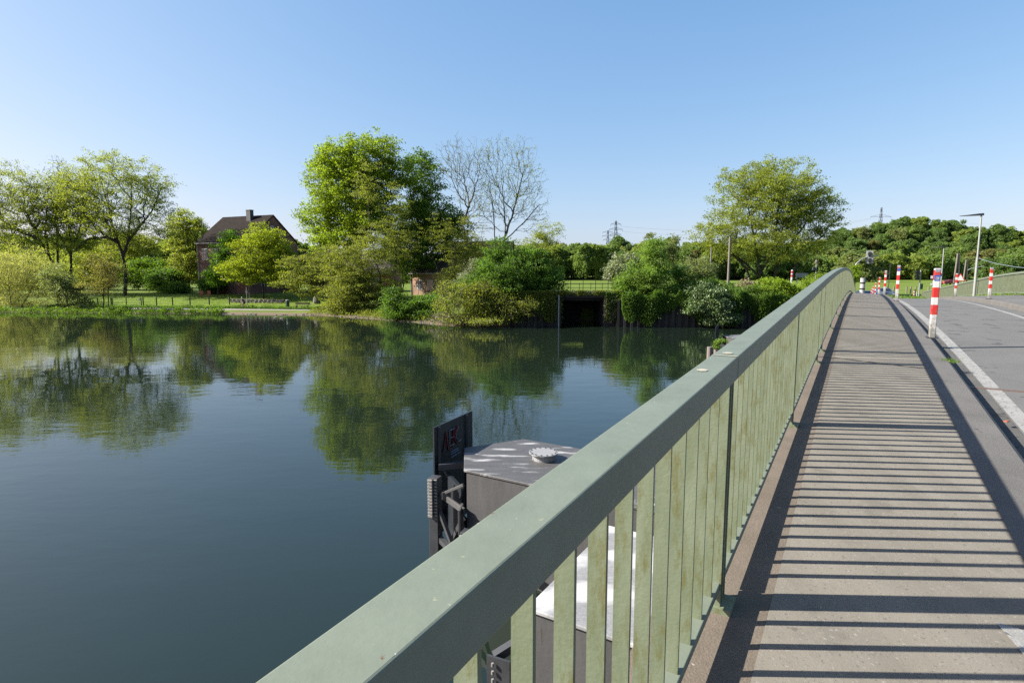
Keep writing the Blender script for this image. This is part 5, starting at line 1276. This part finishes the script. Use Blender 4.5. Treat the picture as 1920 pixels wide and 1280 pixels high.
# ducks
for i, (px, py) in enumerate(((515, 595), (527, 596.5))):
    q = at(px, py, 76); q = Vector((q.x, 5.6 * F / (py - 515.6), 0)); q.x = (px - 960) / F * q.y * 1.0
    b = MB(); k = 12; prof = [(-.30, .02, .12), (-.22, .07, .07), (-.08, .115, .04), (.08, .12, .04), (.18, .09, .07), (.22, .05, .14), (.235, .045, .22), (.25, .055, .27), (.30, .03, .265), (.36, .012, .255)]
    vs = []
    for x, r, z in prof:
        for j in range(k): a = 2 * math.pi * j / k; vs.append(q + Vector((-x, r * math.cos(a), z + r * .8 * math.sin(a))))
    fs = [(m_ * k + j, (m_ + 1) * k + j, (m_ + 1) * k + (j + 1) % k, m_ * k + (j + 1) % k) for m_ in range(len(prof) - 1) for j in range(k)]
    b.add(vs, fs); tag(b.build('duck', M['duck'], smooth=True), ('left' if i == 0 else 'right') + ' duck of the pair swimming near the bench', 'duck', 'ducks on the river')
# shore stones
b = MB(); rs = np.random.default_rng(5)
for i in range(260):
    X = rs.choice([-44, -39, -31, -27, -20, -14, -11]) + rs.normal() * 2.2; Y = float(ybank(X)) + rs.uniform(-.5, .8); r_ = rs.uniform(.04, .2) ** 1.0
    b.lathe((X, Y, gz(X, Y) - .03), [(r_ * .7, -.1), (r_, r_ * .2), (r_ * .7, r_ * .6), (r_ * .2, r_ * .75)], 7)
tag(b.build('shore_stones', M['stone']), kind='stuff')

# ------------------------------------------------------------------ right side street furniture
def lamp(px, v_or_Y, top_py, label, head=1.0, two=False, mat='lampgreen', useY=None, zb=None):
    if useY: p = at(px, 545, useY); base = Vector((p.x, p.y, zb))
    else: u = u_for_px(px, v_or_Y); base = W(u, v_or_Y, zc(u) + fz(v_or_Y))
    h = at(px, top_py, base.y).z - base.z
    t = thing('street_lamp', label, 'street lamp', base, 'street lamps along the road')
    b = MB(); b.tube([base, base + Vector((0, 0, h * .25)), base + Vector((0, 0, h * .251)), base + Vector((0, 0, h))], [.075, .07, .055, .045], 12); b.build('pole', M[mat], t, smooth=False)
    d = W(0, -1, 0)
    for s_ in ((-1, 1) if two else (1,)):
        b = MB(); c0 = base + Vector((0, 0, h - .02)); dd = d * s_
        n = W(1, 0, 0)
        prof = [(-.12, .07, .13), (.1, .10, .12), (head * .55, .12, .07), (head, .06, .03)]
        lo = []; vs = []
        for x, w_, th in prof: vs += [c0 + dd * x - n * w_ + Vector((0, 0, .02)), c0 + dd * x + n * w_ + Vector((0, 0, .02)), c0 + dd * x + n * w_ * .8 + Vector((0, 0, .02 + th)), c0 + dd * x - n * w_ * .8 + Vector((0, 0, .02 + th))]
        fs = [(i * 4 + j, (i + 1) * 4 + j, (i + 1) * 4 + (j + 1) % 4, i * 4 + (j + 1) % 4) for i in range(3) for j in range(4)] + [(0, 1, 2, 3), (15, 14, 13, 12)]
        if s_ < 0: fs = [f[::-1] for f in fs]
        b.add(vs, fs); b.build('lamp_head', M['black'], t)
    return t
lamp(1826, 6.02, 404, 'tall street lamp with flat dark head beside the right railing', 1.05)
lamp(1763, None, 464, 'second street lamp, smaller, behind the nearest bollard', 1.0, useY=56, zb=3.2)
lamp(1665.5, None, 496, 'small distant lamp with double arm behind the third bollard', .42, two=True, mat='galv', useY=92, zb=zr)
# traffic signal mast
Yt = 76; pb = at(1599, 545, Yt); base = Vector((pb.x, pb.y, zr - .2))
t = thing('traffic_signal_mast', 'curved grey signal mast reaching over the road end', 'traffic light', base)
b = MB(); pts = [base, at(1599, 515, Yt), at(1601, 503, Yt), at(1606, 494, Yt), at(1614, 486.5, Yt), at(1624, 482.5, Yt), at(1636, 481, Yt), at(1646, 479.5, Yt)]
b.tube(pts, [.09, .09, .085, .08, .075, .07, .065, .055], 10); b.build('mast_arm', M['galv'], t, smooth=True)
for py in (476, 488):
    c = at(1630.5, py, Yt - .15); b = MB(); b.box(c, (.82, .04, .82), rz=-PSI); bk = b.build('backboard', M['galv'], t)
    b = MB(); b.box(c + W(-.10, 0, 0), (.28, .16, .55), rz=-PSI); b.build('signal_head', M['black'], t)
    b = MB(); b.tube([c + W(-.10, 0, 0), c + W(-.30, 0, 0)], [.21, .19], 14); b.build('hood', M['black'], t)
# traffic light post by the junction
Yt = 79; p = at(1723, 550, Yt); base = Vector((p.x, p.y, zr))
t = thing('traffic_light', 'pole mounted traffic light with dark signal head by the junction', 'traffic light', base)
b = MB(); b.tube([base, Vector((p.x, p.y, at(1723, 506, Yt).z))], .075, 10); b.build('pole', M['galv'], t)
c = at(1721, 517, Yt); b = MB(); b.box(c + Vector((-.12, 0, .1)), (.30, .3, 1.25)); sh = b.build('signal_head', M['black'], t)
for k in (-.35, .1, .5):
    b = MB(); b.box(c + Vector((-.40, 0, k)), (.30, .26, .06)); b.build('visor', M['fencegreen'], sh)
c = at(1727, 537, Yt); b = MB(); b.box(c, (.3, .3, .75)); b.build('control_box', M['fencegreen'], t)
c = at(1726, 549, Yt); b = MB(); b.box(Vector((c.x, c.y, zr + .16)), (.22, .2, .32)); b.build('foot_box', M['yellow'], t)
# striped column
p = at(1616.5, 545, 60); base = Vector((p.x, p.y, 2.6)); t = thing('speed_camera_column', 'grey cylindrical camera column with two black bands', 'camera column', base)
zt = at(1616.5, 521, 60).z
b = MB(); b.lathe(base, [(.24, -.5), (.24, zt - base.z - .06), (.26, zt - base.z - .05), (.26, zt - base.z)], 24); b.build('column', M['whiteplate'], t)
for py in (530.5, 541.5):
    z = at(1616.5, py, 60).z - base.z; b = MB(); b.lathe(base + Vector((0, 0, z)), [(.246, -.08), (.246, .08)], 24); b.build('camera_band', M['black'], t)
# cars
def car(name, label, c, rz, mat, s_=1.):
    t = thing(name, label, 'car', c)
    ca, sa = math.cos(rz), math.sin(rz)
    def T(x, y, z): return Vector(c) + Vector((x * ca - y * sa, x * sa + y * ca, z)) * s_
    prof = [(-2.1, .35), (-2.15, .75), (-1.95, .95), (-1.1, 1.02), (-.45, 1.42), (.9, 1.46), (1.65, 1.02), (2.05, .95), (2.12, .4)]
    b = MB(); n = len(prof); vs = []
    for y, k in ((-.85, 1), (-.6, 0), (.6, 0), (.85, 1)):
        for x, z in prof:
            yy = y * (.82 if z > 1.1 else 1.); vs.append(T(x * (1 if k == 0 else .97), yy, z - (.04 if k and z > .5 else 0)))
    fs = [(i * n + j, i * n + j + 1, (i + 1) * n + j + 1, (i + 1) * n + j) for i in range(3) for j in range(n - 1)] + [tuple(range(n)), tuple(range(4 * n - 1, 3 * n - 1, -1))]
    fs += [(i * n, (i + 1) * n, (i + 1) * n + n - 1, i * n + n - 1) for i in range(3)]
    b.add(vs, fs); b.build('body', mat, t, bevel=.03)
    for (x0, z0, x1, z1) in ((-1.02, 1.06, -.5, 1.39), (1.58, 1.06, .98, 1.42)):
        b = MB(); o_ = .03 if x0 > 0 else -.03
        b.add([T(x0 + o_, -.66, z0), T(x0 + o_, .66, z0), T(x1 + o_, .56, z1), T(x1 + o_, -.56, z1)], [(0, 1, 2, 3)]); b.build('windscreen', M['glass'], t)
    for sy in (-1, 1):
        b = MB(); b.add([T(-.95, sy * .80, 1.03), T(1.35, sy * .80, 1.03), T(.85, sy * .735, 1.38), T(-.45, sy * .735, 1.36)], [(0, 1, 2, 3)]); b.build('side_window', M['glass'], t)
        for x in (-1.35, 1.35):
            b = MB(); b.tube([T(x, sy * .68, .32), T(x, sy * .88, .32)], .32, 16); wl = b.build('wheel', M['tyre'], t)
            b = MB(); b.tube([T(x, sy * .875, .32), T(x, sy * .89, .32)], .2, 12); b.build('rim', M['galv'], wl)
    for sy in (-.6, .6): b = MB(); b.box(T(-2.12, sy, .7), (.12, .3, .14), rz=rz); b.build('headlight', M['whiteplate'], t)
    return t
def zroad(p): u, v = UV(p.x, p.y); return zc(u) - .23
p = at(1656, 545, 78); car('parked_car', 'grey blue car half hidden between the small bollards', (p.x, p.y, zr), R(75), M['slate'])
p = at(1627, 548, 74); car('parked_car', 'blue car mostly hidden behind the banded column', (p.x, p.y, zr - .25), R(170), M['blue'])
p = at(1778, 535, 165); car('parked_car', 'red car with only its roof showing above the right railing', (p.x, p.y, gz(p.x, p.y) + .25), R(8), M['red'])
# warning cone-like sign (white triangle)
p = at(1800, 527, 70); t = thing('warning_sign', 'white and red triangle sign behind the right railing', 'road sign', (p.x, p.y, 2.6))
b = MB(); b.tube([(p.x, p.y, 2.5), (p.x, p.y, p.z + .2)], .035, 8); b.build('pole', M['galv'], t)
ax, nr = W(0, 1, 0), W(-1, 0, 0); c = Vector((p.x, p.y, p.z)) + nr * .06
def tri2(c, w, h): return [c - ax * w, c + ax * w, c + Vector((0, 0, h))]
b = MB(); b.hull(tri2(c, .5, .95), tri2(c + nr * .03, .5, .95)); b.build('border', M['redpaint'], t)
c = c + nr * .033 + Vector((0, 0, .09)); b = MB(); b.hull(tri2(c, .37, .70), tri2(c + nr * .01, .37, .70)); b.build('face', M['whitepaint'], t)
# timber poles
def pole(px, top, Y, r, label, foot=None, mat='polewood', name='utility_pole', group=None):
    p = at(px, top, Y); z0 = gz(p.x, p.y) - .3; b = MB(); b.tube([(foot or p.x, p.y, z0), (p.x, p.y, p.z)], [r * 1.15, r * .85], 10)
    o = b.build(name, M[mat]); return tag(o, label, 'pole', group)
pole(1369, 444, 71, .15, 'tall timber pole in front of the large right tree')
pole(1334, 463, 74, .11, 'thinner timber pole left of the tall one')
pole(1240, 468, 115, .13, 'slim brown pole rising behind the light green shrub')
def apole(px, top, Y, spread, lab):
    p = at(px, top, Y); z0 = gz(p.x, p.y) - .3
    t = thing('double_pole', lab, 'pole', (p.x, p.y, z0))
    for s_ in (-1, 1): b = MB(); b.tube([(p.x + s_ * spread, p.y, z0), (p.x + s_ * .13, p.y, p.z)], [.16, .12], 10); b.build('leg', M['polewood'], t)
    b = MB(); b.box((p.x, p.y, p.z - .3), (.5, .12, .12)); b.build('cross_piece', M['polewood'], t)
apole(1797.5, 475, 92, .42, 'twin legged timber pole left of the tall street lamp')
apole(1813, 487, 118, .45, 'smaller twin legged timber pole nearest the tall street lamp')
u = u_for_px(1827, 6.5); p = W(u, 6.5, 0); zt = at(1827.5, 483, p.y).z; b = MB(); b.box((p.x - .05, p.y, (zt + zc(u)) / 2), (.12, .09, zt - zc(u))); tag(b.build('sign_post', M['galv']), 'grey square post directly behind the tall street lamp', 'post')
p = at(1841, 498, 88); b = MB(); b.tube([at(1815, 506, 100), at(1822, 503, 100), at(1845, 499, 100)], .06, 8); tag(b.build('lamp_bracket', M['whiteplate']), 'pale slanted lamp arm behind the tall street lamp', 'lamp arm')
# gas line marker and board near big tree
p = at(1484, 533, 72); z0 = gz(p.x, p.y); t = thing('marker_post', 'white marker post with red top right of the big tree', 'post', (p.x, p.y, z0))
zt = at(1484, 506, 72).z
b = MB(); b.lathe((p.x, p.y, z0 - .2), [(.06, 0), (.06, (zt - z0) * .35), (.13, (zt - z0) * .35 + .01), (.13, zt - z0 - .7)], 12); b.build('post', M['whitepaint'], t)
b = MB(); b.lathe((p.x, p.y, zt - .9), [(.132, 0), (.132, .32)], 12); b.lathe((p.x, p.y, zt - .42), [(.132, 0), (.132, .3)], 12); b.build('red_band', M['redpaint'], t)
b = MB(); b.lathe((p.x, p.y, zt - .92), [(.128, 0), (.128, .84), (.08, .93)], 12); b.build('cap', M['whitepaint'], t)
p0, p1 = at(1493, 516, 95), at(1513, 516, 95); b = MB(); b.box((p0 + p1) / 2, (1.85, .08, .8)); t = thing('notice_board', 'pale board standing behind the white and red marker post', 'board', ((p0 + p1) / 2)[:2] + (gz(p0.x, 95),))
b = MB(); b.box((p0 + p1) / 2, (1.85, .08, .75)); b.build('board', M['whiteplate'], t)
for s_ in (.1, .9):
    q = p0.lerp(p1, s_); b = MB(); b.box((q.x, q.y + .08, (q.z + gz(q.x, q.y)) / 2), (.1, .08, q.z - gz(q.x, q.y))); b.build('leg', M['galv'], t)
p = at(1531, 488, 72); t = thing('signal_post', 'small dark topped signal post behind the lime shrub', 'post', (p.x, p.y, gz(p.x, p.y)))
b = MB(); b.tube([(p.x, p.y, gz(p.x, p.y)), (p.x, p.y, p.z)], .06, 8); b.build('pole', M['galv'], t)
b = MB(); b.lathe((p.x, p.y, p.z - .25), [(.17, -.12), (.19, .1), (.1, .3)], 12); b.build('cap', M['joint'], t)
b = MB(); b.box((p.x - .25, p.y, p.z - 1.05), (.35, .25, .35)); b.build('box', M['darksteel'], t)
# field fence posts beyond the bridge
for i, (px, lab) in enumerate(((1663, 'beside the grey blue car'), (1676, 'left of the second bollard'), (1700, 'right of the second bollard'), (1708, 'further right of the second bollard'), (1717, 'just left of the traffic light'), (1741, 'left of the nearest bollard'), (1752, 'behind the nearest bollard'))):
    Y = 100; p = at(px, 540, Y); g = gz(p.x, p.y); b = MB(); b.tube([(p.x, p.y, g - .2), (p.x, p.y, g + 1.25)], [.13, .12], 8)
    tag(b.build('fence_post', M['polewood']), 'weathered field fence post ' + lab, 'fence post', 'field fence posts beyond the junction')

# ------------------------------------------------------------------ pylons and cables
def pylon(px, top, Y, label, arms, wb=6.):
    p = at(px, top, Y); z0 = gz(p.x, p.y); H = p.z - z0
    t = thing('lattice_pylon', label, 'pylon', (p.x, p.y, z0), 'power line pylons')
    b = MB(); N = 9; c = Vector((p.x, p.y, z0))
    def corner(k, s_): w_ = wb / 2 * (1 - s_) ** 1.3 + .45; return c + Vector(((-w_, w_, w_, -w_)[k], (-w_, -w_, w_, w_)[k], s_ * H))
    for i in range(N):
        s0, s1 = (i / N) * .97, ((i + 1) / N) * .97
        for k in range(4):
            b.bar(corner(k, s0), corner(k, s1), .28)
            b.bar(corner(k, s0), corner((k + 1) % 4, s1), .16); b.bar(corner((k + 1) % 4, s0), corner(k, s1), .16)
    b.bar(corner(0, .97), c + Vector((0, 0, H)), .2); b.build('tower', M['pylon'], t)
    for f, hw_ in arms:
        b = MB(); z = f * H
        for s_ in (-1, 1):
            e = c + Vector((s_ * hw_, 0, z)); b.bar(c + Vector((0, 0, z)), e, .22); b.bar(c + Vector((0, 0, z + H * .045)), e, .18)
            b.bar(e, e + Vector((0, 0, -1.6)), .16)
            b.bar(c + Vector((s_ * hw_ * .5, 0, z)), c + Vector((s_ * hw_ * .5, 0, z + H * .022)), .12)
        b.build('crossarm', M['pylon'], t)
    return c, H
A1 = pylon(1155, 411, 450, 'tallest lattice pylon above the wood across the field', [(.90, 4.0), (.80, 5.2), (.70, 4.3)])
A2 = pylon(1140, 430, 560, 'smaller lattice pylon left of the tallest one', [(.93, 5), (.84, 5.6), (.75, 4.6)])
A3 = pylon(1653, 386, 620, 'pylon with one wide crossarm above the wooded hill', [(.80, 11.)], 8.)
def cable(a, c_, sag, r, label, grp=None):
    b = MB(); pts = []
    for i in range(25):
        s_ = i / 24; p = Vector(a).lerp(Vector(c_), s_); p.z -= sag * 4 * s_ * (1 - s_); pts.append(p)
    b.tube(pts, r, 4); return tag(b.build('overhead_cable', M['pylon']), label, 'cable', grp)
c, H = A1; c3, H3 = A3
cable(c + Vector((4, 0, .90 * H - 1.6)), c3 + Vector((-11, 0, .80 * H3 - 1.6)), 8, .045, 'upper power cable leaving the tallest pylon to the right', 'power cables')
cable(c + Vector((5.2, 0, .80 * H - 1.6)), c3 + Vector((-7, 0, .80 * H3 - 1.6)), 9, .045, 'lower power cable leaving the tallest pylon to the right', 'power cables')
cable(c3 + Vector((11, 0, .80 * H3 - 1.6)), at(2100, 418, 560), 4, .05, 'power cable running right from the hill pylon', 'power cables')
cable(at(1832, 483, 95), at(1990, 503, 70), .6, .04, 'sagging dark telephone cable at the right edge')

# ------------------------------------------------------------------ light, sky, camera
w = bpy.data.worlds.new('World'); sc.world = w; w.use_nodes = True
nt = w.node_tree; bg = nt.nodes['Background']
sky = nt.nodes.new('ShaderNodeTexSky'); sky.sky_type = 'NISHITA'; sky.sun_disc = False
SUN_EL, SUN_AZ = R(35.1), R(-91)         # azimuth clockwise from the camera's +Y: light comes from the left
sky.sun_elevation = SUN_EL; sky.sun_rotation = SUN_AZ
sky.altitude = 0; sky.air_density = 1.0; sky.dust_density = 1.3; sky.ozone_density = 2.6
# clear spring sky: evener and bluer towards the horizon than the model's default
sp_ = nt.nodes.new('ShaderNodeSeparateColor'); cb_ = nt.nodes.new('ShaderNodeCombineColor'); nt.links.new(sky.outputs[0], sp_.inputs[0])
for i_, (p_, k_) in enumerate(((.95, .98), (.68, 1.38), (.46, 2.2))):
    m1 = nt.nodes.new('ShaderNodeMath'); m1.operation = 'POWER'; m1.inputs[1].default_value = p_; nt.links.new(sp_.outputs[i_], m1.inputs[0])
    m2 = nt.nodes.new('ShaderNodeMath'); m2.operation = 'MULTIPLY'; m2.inputs[1].default_value = k_; nt.links.new(m1.outputs[0], m2.inputs[0]); nt.links.new(m2.outputs[0], cb_.inputs[i_])
nt.links.new(cb_.outputs[0], bg.inputs[0]); bg.inputs[1].default_value = .07
sl = bpy.data.lights.new('Sun', 'SUN'); sl.energy = 5.0; sl.angle = R(.53); sl.color = (1, .955, .88)
so = bpy.data.objects.new('Sun', sl); COL.objects.link(so)
d = Vector((math.sin(SUN_AZ) * math.cos(SUN_EL), math.cos(SUN_AZ) * math.cos(SUN_EL), math.sin(SUN_EL)))
so.rotation_euler = (-d).to_track_quat('-Z', 'Y').to_euler(); so.location = d * 50 + Vector((0, 0, 20))
cam = bpy.data.cameras.new('Camera'); cam.sensor_width = 36; cam.lens = F / 1920 * 36; cam.clip_start = .05; cam.clip_end = 5000
co = bpy.data.objects.new('Camera', cam); COL.objects.link(co); co.location = (0, 0, CH); co.rotation_euler = (math.pi / 2 - PITCH, 0, 0)
sc.camera = co
sc.view_settings.view_transform = 'Standard'; sc.view_settings.look = 'None'; sc.view_settings.exposure = 1.55; sc.view_settings.gamma = 1
sc.cycles.max_bounces = 6; sc.cycles.transparent_max_bounces = 4; sc.cycles.use_denoising = False
sc.cycles.sample_clamp_indirect = 3
